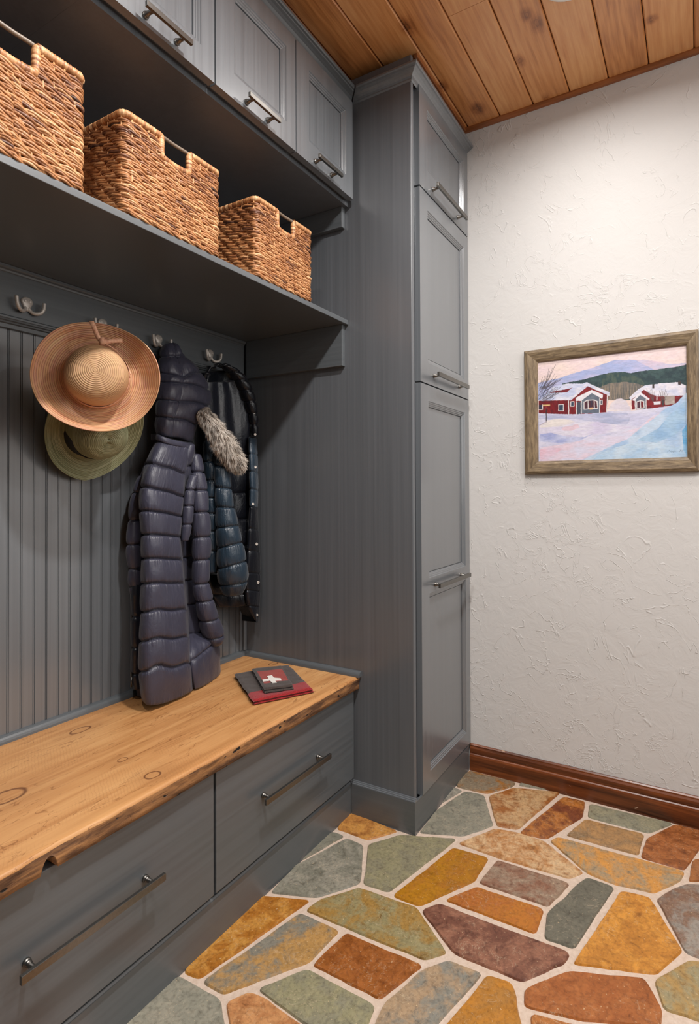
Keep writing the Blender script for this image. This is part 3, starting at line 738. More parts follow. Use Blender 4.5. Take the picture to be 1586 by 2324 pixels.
# ================================================================== baskets
def basket():
    Wd, Dp, H = .262, .25, .2045
    t = thing('woven_basket', (0, 0, 0), 'x', 'basket', 'rectangular woven baskets on the shelf')
    rc = .012; hw, hd = Wd/2, Dp/2
    # rounded-rectangle perimeter starting mid-front going +x
    per = []
    def seg(a, b, n):
        for i in range(n): per.append(Vector(a)+(Vector(b)-Vector(a))*i/n)
    def arc(cx, cy, a0):
        for i in range(5):
            a = a0+PI/2*i/5; per.append(Vector((cx+rc*math.cos(a), cy+rc*math.sin(a))))
    seg((0, -hd), (hw-rc, -hd), 40); arc(hw-rc, -hd+rc, -PI/2); seg((hw, -hd+rc), (hw, hd-rc), 60); arc(hw-rc, hd-rc, 0)
    seg((hw-rc, hd), (-hw+rc, hd), 70); arc(-hw+rc, hd-rc, PI/2); seg((-hw, hd-rc), (-hw, -hd+rc), 60); arc(-hw+rc, -hd+rc, PI); seg((-hw+rc, -hd), (0, -hd), 40)
    per.append(per[0].copy()); L = [0]
    for i in range(1, len(per)): L.append(L[-1]+(per[i]-per[i-1]).length)
    TL = L[-1]
    import bisect
    def P(s):
        s = s % TL; i = min(max(bisect.bisect_right(L, s)-1, 0), len(per)-2); f = (s-L[i])/(L[i+1]-L[i]+1e-9)
        p = per[i].lerp(per[i+1], f); a = per[max(i-1, 0)] if i else per[-2]; b_ = per[i+2] if i+2 < len(per) else per[1]
        tg = (b_-a).normalized(); return p, Vector((tg.y, -tg.x))
    rb = random.Random(5); nst = round(TL/.0205); p_ = TL/nst
    tones = [(190, 142, 98), (166, 114, 72), (130, 84, 52), (206, 166, 124), (98, 60, 40), (62, 40, 32), (150, 102, 64), (178, 132, 90)]
    tl = [lin(c) for c in tones]
    notch = (.036, .047)   # half width, depth
    B = MB(); dz = .0104; nrow = int(H/dz)
    for r in range(nrow):
        z = .005+r*dz
        for sd in (0, 1):
            for sub in (0, 1):
                ph = rb.uniform(-.3, .3)+sd*PI+r*1.1; zo = (sub-.5)*.0036
                step = .0036; n = int(TL/step); pts = []; cols = []; rad = []; wob = rb.uniform(0, 50)
                def flush():
                    if len(pts) > 3: B.tube(pts, rad, 5, cols=cols, cap=True)
                for i in range(n+1):
                    s = (i*TL/n+TL/2) % TL
                    fx = s if s < TL/2 else s-TL
                    if z > H-notch[1] and abs(fx) < notch[0]+.003:
                        flush(); pts, cols, rad = [], [], []; continue
                    a = PI*s/(p_*1.55)+ph+.5*mn.noise(Vector((s*30, r, sd)))
                    pp, nn = P(s)
                    no = .0032*math.cos(a)+.0012*mn.noise(Vector((s*60, r*3, sub+sd*2)))+(.0012 if sub else 0)
                    zz = z+zo-.0021*math.sin(a)+.0018*mn.noise(Vector((s*45, r*5+9, sub)))
                    q = pp+nn*no
                    pts.append((q.x, q.y, zz)); rad.append(.0029*(1+.35*mn.noise(Vector((s*80, r, sub+5*sd+wob)))))
                    tn = mn.noise(Vector((s*9+wob, r*1.7, sub*3+sd*7)))*.5+.5+.25*mn.noise(Vector((s*3, z*12, 4)))
                    tn = min(.999, max(0, (tn-.12)*1.25))
                    order = [5, 4, 2, 6, 1, 7, 0, 3]; k = tn*7; i0 = int(k); f = k-i0
                    c0, c1 = tl[order[i0]], tl[order[min(7, i0+1)]]; cols.append(tuple(c0[j]*(1-f)+c1[j]*f for j in range(4)))
                flush()
    for k in range(nst*1):   # upright stakes
        s = (k+.5)*p_; fx = s if s < TL/2 else s-TL; pp, nn = P(s)
        top = H-notch[1] if abs(fx) < notch[0] else H
        B.tube([(pp.x+nn.x*.0012, pp.y+nn.y*.0012, .001+top*j/8) for j in range(9)], .0021, 5, cols=[tl[0]]*9)
    B.grid([[(-hw+.006, -hd+.006, .003), (hw-.006, -hd+.006, .003)], [(-hw+.006, hd-.006, .003), (hw-.006, hd-.006, .003)]], cols=[tl[2]]*4, smooth=False)
    B.build('woven_body', M['weave'], t, recalc=False)
    # wrapped rim that dips round the hand-hole
    R = MB(); path = []; n = 400; zr = H+.004; s0 = notch[0]+.004
    for i in range(n+1):
        s = s0+(TL-2*s0)*i/n; pp, nn = P(s); path.append((pp.x, pp.y, zr))
    dn = [(-s0+.001, -hd, zr-.006*j) for j in range(1, 7)]; zn = H-notch[1]+.002
    dn += [(-s0+.004+2*(s0-.004)*j/24, -hd, zn+.003*abs(j-12)/12*abs(j-12)/12) for j in range(25)]
    dn += [(s0-.001, -hd, zr-.006*j) for j in range(6, 0, -1)]
    path = np.array(path+dn+[path[0]]); 
    # resample evenly
    dl = np.r_[0, np.cumsum(np.linalg.norm(np.diff(path, axis=0), axis=1))]; ns = int(dl[-1]/.0016)
    q = np.linspace(0, dl[-1], ns); path = np.stack([np.interp(q, dl, path[:, j]) for j in range(3)], 1)
    rad = [.0070+.0011*(1-abs((i*.0016/.0050) % 1*2-1))+.0006*mn.noise(Vector((i*.3, 2, 1))) for i in range(ns)]
    cols = []
    for i in range(ns):
        k = int(i*.0016/.0050); rr = random.Random(k); c = tl[rr.choice([0, 1, 3, 7, 7, 0, 2, 6, 1])]; cols.append(c)
    R.tube(path, rad, 9, cols=cols); R.build('rim', M['weave'], t, recalc=False)
    hd_ = MB(); hd_.tube([(-.046+.092*i/10, -hd, zr+.0005*math.sin(i)) for i in range(11)], .0040, 12); hd_.build('handle_rod', M['rod'], t)
    return t
bk = basket()
spots = [(-.7465, 1.038, 1.0, 'middle woven basket on the shelf, between the two others'),
         (-.3440, .965, 1.010, 'right-hand woven basket on the shelf, nearest the tall cabinet'),
         (-1.1040, 1.0, 1.06, 'left-hand woven basket, largest in the photo and cut off by its left edge')]
for i, (x, sx, sz, lb) in enumerate(spots):
    if i == 0: o = bk
    else:
        o = bk.copy(); C.objects.link(o)
        for ch in list(bk.children):
            c = ch.copy(); C.objects.link(c); c.parent = o
    o.location = (x, -.4665+.125*(1.0), ZS+.0005); o.scale = (sx, 1, sz); o['label'] = lb

# ================================================================== hats
def frame_from(axis):
    a = Vector(axis).normalized(); r = Vector((0, 0, 1)).cross(a).normalized(); u = a.cross(r); return a, r, u   # r: to the viewer's left/right, u: up
def hat(name, center, axis, prof, mat, label, squash=1., bend=None, crown_tilt=(0, 0), parts=None, thick=.0022):
    """prof: list of (radius, height along axis) from crown centre outwards"""
    t = thing(name, center, label, 'hat')
    a, r, u = frame_from(axis); c0 = Vector(center)
    P = crspline(prof, 10); k = len(P); n = 128; rows = []; uv = []; L = 0
    for i, (R, h) in enumerate(P):
        if i: L += math.hypot(P[i][0]-P[i-1][0], P[i][1]-P[i-1][1])
        row = []
        for j in range(n):
            th = 2*PI*j/n; R_, h_ = R, h
            if bend: R_, h_ = bend(R, h, th)
            ct = max(0, h)/max(.001, prof[0][1]) if True else 0
            sq = 1-(1-squash)*min(1, max(0, (R-.080)/.06))
            p = c0 + r*(R_*math.cos(th)+crown_tilt[0]*ct) + u*(R_*math.sin(th)*sq+crown_tilt[1]*ct) + a*h_
            row.append(p); uv.append((.5+.5*math.cos(th), .5+.5*math.sin(th), L*3, 1))
        rows.append(row)
    b = MB(); b.grid(rows, 0, True, closed=True, cols=uv)
    o = b.build('straw_body', mat, t, recalc=False)
    so = o.modifiers.new('thick', 'SOLIDIFY'); so.thickness = thick; so.offset = -1
    return t, (a, r, u, c0)

# peach sun hat
hc = at(222, 858, 'y', -.20)
def bend1(R, h, th):
    k = max(0, (R-.080)/.088); w = math.cos(th)    # th=0 along r axis
    lift = .030*k**2.2*(1+.35*math.sin(th*2+.6)) + .016*k*k*math.sin(3*th+1.1)
    if math.sin(th) < 0: lift += .020*k**3*(-math.sin(th))
    R2 = R*(1 - .04*k*max(0, math.sin(th)))
    return R2*.88, (h+lift)*.93
t1, fr1 = hat('sun_hat', hc, (-.62, -.775, .02),
    [(.0004, .094), (.018, .0935), (.036, .0915), (.052, .087), (.064, .079), (.073, .066), (.078, .048), (.0805, .028), (.082, .010), (.085, .002), (.093, -.002), (.110, -.004), (.130, -.004), (.150, -.001), (.166, .003)],
    M['hat1'], 'wide-brimmed peach straw sun hat with knotted ribbon, hanging in front of the green hat', squash=.95, bend=bend1, crown_tilt=(0, .0))
a, r, u, c0 = fr1
def hp(th, R, h, sq=1.): return c0 + r*R*math.cos(th) + u*R*math.sin(th)*sq + a*h
rb_ = MB()
rows = [[hp(2*PI*j/96, .0738+.0014*math.sin(3*2*PI*j/96), .004+.017*q+.002*math.sin(4*PI*j/96)) for j in range(97)] for q in (0, .33, .66, 1)]
rb_.grid(rows, 0, True)
rib = rb_.build('ribbon', M['ribbon'], t1, recalc=False); so = rib.modifiers.new('thick', 'SOLIDIFY'); so.thickness = .0016; so.offset = 1
def strip(b, pts, wv, w, th=.0018):
    pts = crspline([tuple(p) for p in pts], 6); W2 = Vector(wv).normalized()*w/2
    top = [[Vector(p)-W2, Vector(p)+W2] for p in pts]
    b.grid(top, 0, True)
kd = a*1.0
kn = MB(); base = hp(PI/2-.05, .087, .028)
def onhat(uu, vv, dy=-.245): return at(uu, vv, 'y', dy)
K0 = onhat(231, 775)
strip(kn, [K0+r*0, onhat(226, 772), onhat(219, 758), onhat(213, 742), onhat(207, 728, -.236)], r, .0115)
kk = kn.build('ribbon_tail', M['ribbon'], t1, recalc=False); so = kk.modifiers.new('thick', 'SOLIDIFY'); so.thickness = .0018
kn = MB(); strip(kn, [K0, onhat(241, 776), onhat(255, 774), onhat(268, 773), onhat(277, 774)], u, .0105)
kk = kn.build('ribbon_tail', M['ribbon'], t1, recalc=False); so = kk.modifiers.new('thick', 'SOLIDIFY'); so.thickness = .0018
kn = MB(); kn.tube([K0+u*.008, K0+a*.004, K0-u*.008], [.006, .0072, .006], 12)
kn.tube(crspline([tuple(K0+a*.001), tuple(onhat(262, 795)), tuple(onhat(285, 822)), tuple(onhat(297, 850, -.255))], 6), .0016, 6)
kn.build('ribbon_knot', M['ribbon'], t1)

# green hat
gc = at(211, 968, 'y', -.082)
def bend2(R, h, th):
    k = max(0, (R-.075)/.080)
    lift = .020*k**1.8 + .006*k*math.sin(2*th+.5)
    if h > .03:
        q = min(1, (h-.03)/.05); R = R*(1-.06*q*abs(math.sin(th))**2); h = h+.003*q*math.cos(2*th)
    q2 = 1-.16*abs(math.cos(th))*min(1, R/.1)
    cr = 1.12 if R < .074 else 1.12-.12*min(1, (R-.074)/.03)
    return R*q2*cr, h*1.08+lift
t2, fr2 = hat('sun_hat', gc, (-.17, -.88, -.44),
    [(.0004, .092), (.010, .0945), (.022, .096), (.036, .0935), (.048, .086), (.058, .071), (.064, .050), (.069, .026), (.073, .008), (.078, .001), (.088, -.002), (.105, -.003), (.125, -.002), (.145, .000), (.153, .001)],
    M['hat2'], 'olive green straw hat with navy band, tucked below and behind the peach hat', squash=1., bend=bend2, crown_tilt=(0, .0), thick=.0028)
a2, r2, u2, c2 = fr2
b = MB(); b.grid([[c2+r2*(1.12*Rr*(1-.13*abs(math.cos(2*PI*j/96)))*math.cos(2*PI*j/96))+u2*(1.12*Rr*math.sin(2*PI*j/96))+a2*h for j in range(97)] for Rr, h in ((.0755, .004), (.0725, .017), (.0700, .030), (.0676, .041))], 0, True)
bd = b.build('hat_band', M['navyband'], t2, recalc=False); so = bd.modifiers.new('thick', 'SOLIDIFY'); so.thickness = .0022; so.offset = 1

# ================================================================== coats
def loft(mb, rings, ku=20, kv=26, puff=.010, gather=.0022, seed=1, seams=True, fold=0, cap=True, freq=26, pw=.42, groove=.0028):
    """rings: equal-length lists of (Vector, weight); quilted surface through them, pinched at every ring"""
    R = np.array([[list(p)+[w] for p, w in ring] for ring in rings], float)      # nr, nc, 4
    ringS = np.array([crspline(r_, ku, closed=True) for r_ in R])               # nr, nu, 4
    nr, nu = ringS.shape[:2]
    S = np.array([crspline(ringS[:, j], kv) for j in range(nu)]).transpose(1, 0, 2)   # rows, nu, 4
    X = S[..., :3]; Wt = np.clip(S[..., 3], 0, 2)
    du = np.roll(X, -1, 1)-np.roll(X, 1, 1); dv = np.gradient(X, axis=0)
    N = np.cross(du, dv); N /= (np.linalg.norm(N, axis=2, keepdims=True)+1e-9)
    cen = X.mean(axis=1, keepdims=True)
    if ((X-cen)*N).sum() < 0: N = -N
    rows = X.shape[0]; D = np.zeros((rows, nu))
    for i in range(rows):
        f = (i % kv)/kv; sp = i//kv
        if i == rows-1: f = 0; sp = nr-1
        sh = math.sin(PI*f)**pw if seams else 0
        for j in range(nu):
            p = X[i, j]; q = j/nu
            g1 = mn.noise(Vector((q*freq*2, seed*3.1+sp, 0)))*math.exp(-f*8); g2 = mn.noise(Vector((q*freq*2, seed*3.1+sp+1, 0)))*math.exp(-(1-f)*8)
            big = mn.noise(Vector((p[0]*22, p[1]*22, p[2]*16+seed)))
            fl = mn.noise(Vector((q*fold*3, seed*9.0+q*2, p[2]*9))) if fold else 0
            D[i, j] = puff*sh*Wt[i, j]*(1+.22*big) + gather*(abs(g1)+abs(g2))*1.6*(sh if seams else 1)*min(1, Wt[i, j]+.2) + big*.0015 + fl*.010 - (groove*Wt[i, j]*math.exp(-(min(f, 1-f)/.055)**2) if seams else 0)
    X = X+N*D[..., None]
    X[..., 2] = np.maximum(X[..., 2], ZB+.0012)
    mb.grid([[tuple(p) for p in row] for row in X], 0, True, closed=True)
    if cap:
        for row in (X[0], X[-1]):
            c = row.mean(axis=0); b0 = mb.add([tuple(c)]+[tuple(p) for p in row], [])
            for j in range(nu):
                mb.f.append((b0, b0+1+j, b0+1+(j+1) % nu)); mb.m.append(0); mb.sm.append(True)

def ring_front(pts, yb=-.028):
    """front points (u,v,y,w) from left to right; closed behind at depth yb"""
    out = [(at(u, v, 'y', y), w) for u, v, y, w in pts]
    a, b_ = out[-1][0], out[0][0]
    out.append((Vector((a.x-.004, yb, a.z)), 0)); out.append((Vector(((a.x+b_.x)/2, yb, (a.z+b_.z)/2)), 0)); out.append((Vector((b_.x+.004, yb, b_.z)), 0))
    return out
RH = Vector((RT.x, RT.y, 0)).normalized(); FH = Vector((FW.x, FW.y, 0)).normalized()
def tube_rings(path, ratio=1.3, n=10):
    """path: (u, v, y, radius px, [tilt])"""
    rings = []
    for q in path:
        u, v, y, r = q[:4]; tl_ = q[4] if len(q) > 4 else 0
        c = at(u, v, 'y', y); R = r*(c-CAM).dot(FW)/FPX
        rings.append([(c+RH*R*math.cos(2*PI*j/n)+FH*R*ratio*math.sin(2*PI*j/n)+Vector((0, 0, 1))*tl_*math.cos(2*PI*j/n)*R, 1.) for j in range(n)])
    return rings

pc = thing('puffer_coat', at(400, 1560, 'z', .47), 'long dusky navy-purple quilted puffer coat with fur-trimmed hood, hem resting on the bench', 'coat')
# main back panel: (uL, vL, uR, vR, yF)
PA = [(357, 1003, 434, 1016, -.115), (336, 1054, 419, 1075, -.135), (323, 1107, 415, 1127, -.145), (321, 1160, 411, 1172, -.150), (325, 1214, 408, 1219, -.152),
      (326, 1268, 410, 1271, -.155), (325, 1325, 415, 1324, -.158), (324, 1389, 420, 1383, -.160), (321, 1455, 425, 1446, -.163), (320, 1523, 430, 1506, -.167)]
rings = []
for (ul, vl, ur, vr, y) in PA:
    Wp = ur-ul; ym = (vl+vr)/2
    rings.append(ring_front([(ul+2, vl, y*.40, .2), (ul, vl, y*.72, .7), (ul+Wp*.12, vl-1, y*.96, 1), (ul+Wp*.36, ym-2-abs(vr-vl)*.18, y-.006, 1.1), (ul+Wp*.64, ym-1+abs(vr-vl)*.05, y-.004, 1.1), (ur-Wp*.10, vr-1, y*.97, 1), (ur, vr, y*.84, .3), (ur+3, vr, y*.5, 0)]))
# rounded hem resting on the bench
rings.append(ring_front([(326, 1583, -.06, .2), (325, 1588, -.11, .5), (335, 1600, -.150, .6), (358, 1600, -.158, .6), (392, 1590, -.154, .6), (425, 1575, -.150, .6), (436, 1568, -.135, .2), (440, 1562, -.09, 0)]))
b = MB(); loft(b, rings, puff=.0105, gather=.0100, seed=2, freq=34, pw=.36, groove=.0045)
# side panel and the turned-back right side of the skirt
SB = [(1010, 437, 1), (1060, 446, 2), (1112, 452, 2), (1165, 455, 2), (1217, 456, 2), (1268, 456, 2), (1320, 458, 2), (1375, 464, 2), (1440, 478, 2), (1487, 492, 2), (1548, 500, 0)]
rings = []
for i, (v, ue, _) in enumerate(SB):
    a_ = PA[min(i, 9)]; ur = a_[2]; yo = [0, .01, .035, .05, .055, .055, .055, .05, .035, 0, 0][i]
    if i < 9: rings.append(ring_front([(ur-9, v, -.118, .1), (ur+5, v-2, -.126+yo, .8), (ur+(ue-ur)*.55, v-4, -.108+yo*.8, 1), (ue-3, v-7, -.085+yo*.3, .8), (ue, v-9, -.055, .2)]))
    elif i == 9: rings.append(ring_front([(ur-6, 1505, -.125, .1), (ur+8, 1497, -.142, .8), (ur+33, 1478, -.130, 1), (ue-4, 1455, -.105, .8), (ue+2, 1446, -.06, .2)]))
    else: rings.append(ring_front([(438, 1562, -.125, .1), (446, 1564, -.140, .6), (470, 1553, -.124, .6), (494, 1537, -.098, .6), (499, 1528, -.06, .2)]))
loft(b, rings, puff=.0085, gather=.007, seed=5, freq=18, pw=.45)
b.build('back_panel', M['coat'], pc)
# dark open front hanging behind, with the zip
b = MB(); rings = []
for v, ul, ur in [(1010, 352, 372), (1060, 335, 350), (1110, 318, 335), (1180, 305, 335), (1250, 300, 334), (1320, 299, 334), (1400, 299, 334), (1470, 299, 333), (1530, 299, 333), (1566, 303, 334)]:
    rings.append(ring_front([(ul+1, v, -.030, .3), (ul, v, -.045, .8), (ul+8, v, -.066, 1), (ur, v, -.07, .5), (ur+6, v, -.05, .1)], -.022))
loft(b, rings, puff=.004, gather=.003, seed=8, freq=14)
b.build('front_panel', M['lining'], pc)
b = MB(); zp = [at(299.5, v, 'y', -.047) for v in range(1240, 1560, 8)]
for p in zp: b.box(p.x-.0018, p.x+.0018, p.y-.0018, p.y+.0018, p.z-.0018, p.z+.0018)
q = at(299, 1531, 'y', -.052); b.box(q.x-.004, q.x+.003, q.y-.004, q.y+.002, q.z-.008, q.z+.008); b.tube([q+Vector((-.003, -.003, -.006)), q+Vector((-.005, -.004, -.034))], .0028, 6)
b.build('zip', M['nickel'], pc)
# sleeves
b = MB(); loft(b, tube_rings([(444, 1030, -.100, 8), (448, 1072, -.112, 11), (453, 1113, -.120, 13), (455, 1162, -.124, 15), (457, 1218, -.124, 16), (457, 1269, -.122, 15), (456, 1323, -.120, 14), (464, 1362, -.120, 16), (474, 1405, -.116, 18), (486, 1443, -.110, 18), (490, 1462, -.108, 9)], 1.35), ku=14, puff=.0075, gather=.0075, seed=12, freq=22)
b.build('sleeve', M['coat'], pc)
b = MB(); loft(b, tube_rings([(441, 1078, -.125, 7), (432, 1112, -.134, 8), (428, 1148, -.136, 9), (424, 1190, -.134, 9), (419, 1228, -.130, 6)], 1.2), ku=14, puff=.004, gather=.004, seed=15, freq=18)
b.build('sleeve_fold', M['coat'], pc)
b = MB(); loft(b, tube_rings([(328, 1080, -.052, 8), (314, 1118, -.054, 9), (306, 1180, -.056, 11), (304, 1235, -.056, 12), (306, 1290, -.054, 11), (308, 1330, -.052, 11), (310, 1356, -.052, 6)], 1.3), ku=14, puff=.006, gather=.004, seed=17, freq=20)
b.build('sleeve', M['coat'], pc)
# collar band
b = MB(); rings = []
for dv in (0, 14): rings.append(ring_front([(357, 984+dv, -.06, .3), (358, 986+dv, -.105, 1), (374, 992+dv, -.128, 1), (398, 999+dv, -.130, 1), (424, 1004+dv, -.120, 1), (435, 1003+dv, -.095, .5), (437, 1003+dv, -.06, .1)]))
loft(b, rings, puff=.006, gather=.001, seed=20); b.build('collar', M['coat'], pc)
# hood: silhouette measured, volume behind
HB = [  # left v, left u, mid (seam) u,v, right u,v, depth
 (788, 377, 386, 780, 396, 790, -.060), (812, 368, 397, 810, 422, 815, -.085), (848, 367, 413, 858, 452, 846, -.110), (868, 365, 411, 872, 470, 884, -.120),
 (908, 362, 404, 912, 471, 920, -.125), (945, 361, 391, 950, 445, 962, -.125), (988, 361, 386, 992, 432, 1002, -.112)]
rings = []
for (lv, lu, mu, mv, ru, rv, y) in HB:
    rings.append(ring_front([(lu+2, lv, y*.45, .4), (lu, lv, y*.75, .9), ((lu+mu)/2, (lv+mv)/2, y*.98, 1.1), (mu-2, mv, y*1.04, .8), (mu+1, mv, y*1.01, .35), (mu+4, mv, y*1.05, .85), ((mu+ru)/2, (mv+rv)/2-3, y*1.05, 1.15), (ru-6, rv, y*.94, 1), (ru, rv, y*.72, .6), (ru, rv, y*.45, .2)], -.034))
b = MB(); loft(b, rings, ku=18, puff=.0125, gather=.008, seed=24, freq=26); b.build('hood', M['coat'], pc)
# loose fur trim on the hood edge
path = crspline([tuple(at(456, 930, 'y', -.150))+(15,), tuple(at(474, 955, 'y', -.165))+(19,), tuple(at(494, 985, 'y', -.172))+(23,), tuple(at(514, 1015, 'y', -.172))+(25,), tuple(at(530, 1040, 'y', -.168))+(24,), tuple(at(543, 1061, 'y', -.162))+(16,)], 10)
b = MB(); rr = random.Random(9); nP = len(path); cols = []
ctr = [Vector(p[:3]) for p in path]; rad = [p[3]*1.78/FPX*.74 for p in path]
b.tube(ctr, rad, 14, cols=[lin((120, 108, 98))]*nP)
c_lo, c_mid, c_hi = lin((110, 96, 86)), lin((186, 172, 158)), lin((238, 230, 220))
for k in range(11000):
    t = rr.uniform(0, nP-1.001); i = int(t); f = t-i; c = ctr[i].lerp(ctr[i+1], f); R = rad[i]*(1-f)+rad[i+1]*f
    T = (ctr[i+1]-ctr[i]).normalized(); N = T.orthogonal().normalized(); B_ = T.cross(N); th = rr.uniform(0, 2*PI)
    d = (N*math.cos(th)+B_*math.sin(th)); L_ = R*rr.uniform(.5, 1.0)+.006
    clump = Vector((mn.noise(c*60+d*2), mn.noise(c*60+d*2+Vector((9, 0, 0))), mn.noise(c*60+d*2+Vector((0, 9, 0)))))
    dr = (d*1.0+T*.55+Vector((0, 0, -.35))+clump*1.0).normalized()
    if t > nP-6: dr = (dr+T*.8).normalized()
    p0 = c+d*R*.9; p1 = p0+dr*L_*.55; p2 = p0+(dr+Vector((0, 0, -.25))).normalized()*L_
    sd = dr.cross(Vector((rr.uniform(-1, 1), rr.uniform(-1, 1), rr.uniform(-1, 1)))).normalized()*.00055
    v = rr.random(); hi = tuple(c_mid[j]*(1-v)+c_hi[j]*v for j in range(3))+(1,)
    if mn.noise(c*35+d*1.5) > .22: hi = tuple(x*.62 for x in hi[:3])+(1,)
    b.add([p0-sd, p0+sd, p1+sd*.8, p1-sd*.8, p2], [(0, 1, 2, 3), (3, 2, 4)], 0, True, [c_lo, c_lo, hi, hi, hi])
b.build('fur_trim', M['fur'], pc, recalc=False)

# ---- navy jacket
nj = thing('quilted_jacket', at(540, 1380, 'y', -.08), 'short navy blue quilted jacket with press-studs, hanging open in the corner behind the fur', 'jacket')
b = MB(); rings = []
for v, ul, ur in [(842, 470, 535), (880, 463, 560), (940, 463, 572), (1000, 463, 578), (1060, 462, 578), (1120, 462, 575), (1180, 462, 572), (1240, 462, 566), (1300, 466, 564), (1350, 478, 560), (1378, 496, 556)]:
    yo = .016 if v < 1050 else 0; ur = ur+(4 if v > 1050 else -2); rings.append(ring_front([(ul+6, v, -.034, .3), (ul+4, v, -.050, 1), (ul+(ur-ul)*.3, v, -.058+yo, 1), (ul+(ur-ul)*.6, v, -.066+yo, 1), (ur-6, v-3, -.092+yo, 1), (ur, v-4, -.090+yo, .3)], -.034))
loft(b, rings, puff=.006, gather=.003, seed=31, freq=30); b.build('body', M['navy'], nj)
# shiny lining inside the neck, folded
b = MB(); rings = []
for v, ul, ur in [(868, 470, 548), (900, 468, 560), (950, 466, 565), (1000, 472, 566), (1050, 486, 564)]:
    rings.append(ring_front([(ul, v, -.060, 1), (ul+(ur-ul)*.16, v, -.066, 1), (ul+(ur-ul)*.3, v, -.062, 1), (ul+(ur-ul)*.45, v, -.070, 1), (ul+(ur-ul)*.62, v, -.070, 1), (ul+(ur-ul)*.82, v-4, -.085, 1), (ur, v-8, -.090, 1)], -.048))
loft(b, rings, puff=0, gather=0, seed=33, seams=False, fold=.9, freq=12); b.build('neck_lining', M['lining'], nj)
# padded hood / collar roll
b = MB(); loft(b, tube_rings([(463, 864, -.070, 7), (468, 849, -.078, 9), (480, 834, -.082, 10), (497, 828, -.084, 11), (515, 833, -.088, 12), (532, 846, -.092, 13), (547, 865, -.096, 14), (559, 888, -.100, 14), (568, 912, -.104, 12), (574, 940, -.106, 9), (577, 965, -.106, 7), (579, 990, -.106, 5)], 1.2), ku=12, kv=10, puff=.005, gather=.003, seed=36, freq=18)
b.build('collar', M['navy'], nj)
# front placket with studs
b = MB(); pk = []
for v, ul, ur, y in [(992, 563, 581, -.100), (1030, 565, 583, -.118), (1070, 566, 584, -.124), (1110, 566, 584, -.126), (1150, 566, 583, -.126), (1200, 563, 585, -.122), (1250, 561, 587, -.118), (1300, 558, 588, -.114), (1340, 557, 588, -.112), (1375, 562, 586, -.110), (1410, 580, 584, -.108)]:
    pk.append(ring_front([(ul, v, y*.75, .3), (ul+1, v, y, 1), (ul+(ur-ul)*.4, v, y*1.08, 1.), (ur-3, v+2, y*1.04, .8), (ur, v+3, y*.9, .3)], -.030 if v > 1200 else -.06))
loft(b, pk[:5], puff=.002, gather=.003, seed=40, seams=True, freq=14)
pl = b.build('front_placket', M['teal'], nj)
b = MB(); loft(b, pk[4:], puff=.002, gather=.003, seed=41, seams=True, freq=14); b.build('front_edge', M['navy'], nj)
for (uu, vv, yy) in [(579.5, 1060, -.1345), (574, 1144, -.1385), (579, 986, -.116), (582.5, 1235, -.131), (586, 1322, -.122), (583, 1396, -.118), (577, 941, -.118)]:
    q = at(uu, vv, 'y', yy); dr = (CAM-q); dr.z = 0; dr.normalize(); dr = (dr+Vector((0, -.6, 0))).normalized()
    b = MB(); b.lathe(q-dr*.002, dr, [(0, .0050), (.0022, .0050), (.0030, .0042), (.0024, .0030), (.0024, 0)], 14)
    b.build('press_stud', M['pewter'], nj)
# sleeves
b = MB(); loft(b, tube_rings([(500, 1010, -.110, 8), (503, 1058, -.122, 11, -.1), (507, 1107, -.130, 13, -.15), (511, 1151, -.134, 16, -.1), (516, 1195, -.136, 20, .1), (521, 1237, -.136, 24, .25), (526, 1281, -.136, 28, .25), (530, 1322, -.130, 27, .1), (530, 1348, -.124, 14, 0)], 1.2), ku=18, puff=.0085, gather=.008, seed=44, freq=20)
b.build('sleeve', M['teal'], nj)
b = MB(); loft(b, tube_rings([(474, 1000, -.075, 8), (477, 1048, -.082, 11), (480, 1090, -.084, 11), (479, 1130, -.084, 10), (479, 1165, -.084, 9), (479, 1205, -.082, 9), (479, 1250, -.080, 9), (479, 1300, -.078, 8)], 1.2), ku=14, puff=.006, gather=.008, seed=47, freq=20)
b.build('sleeve', M['teal'], nj)

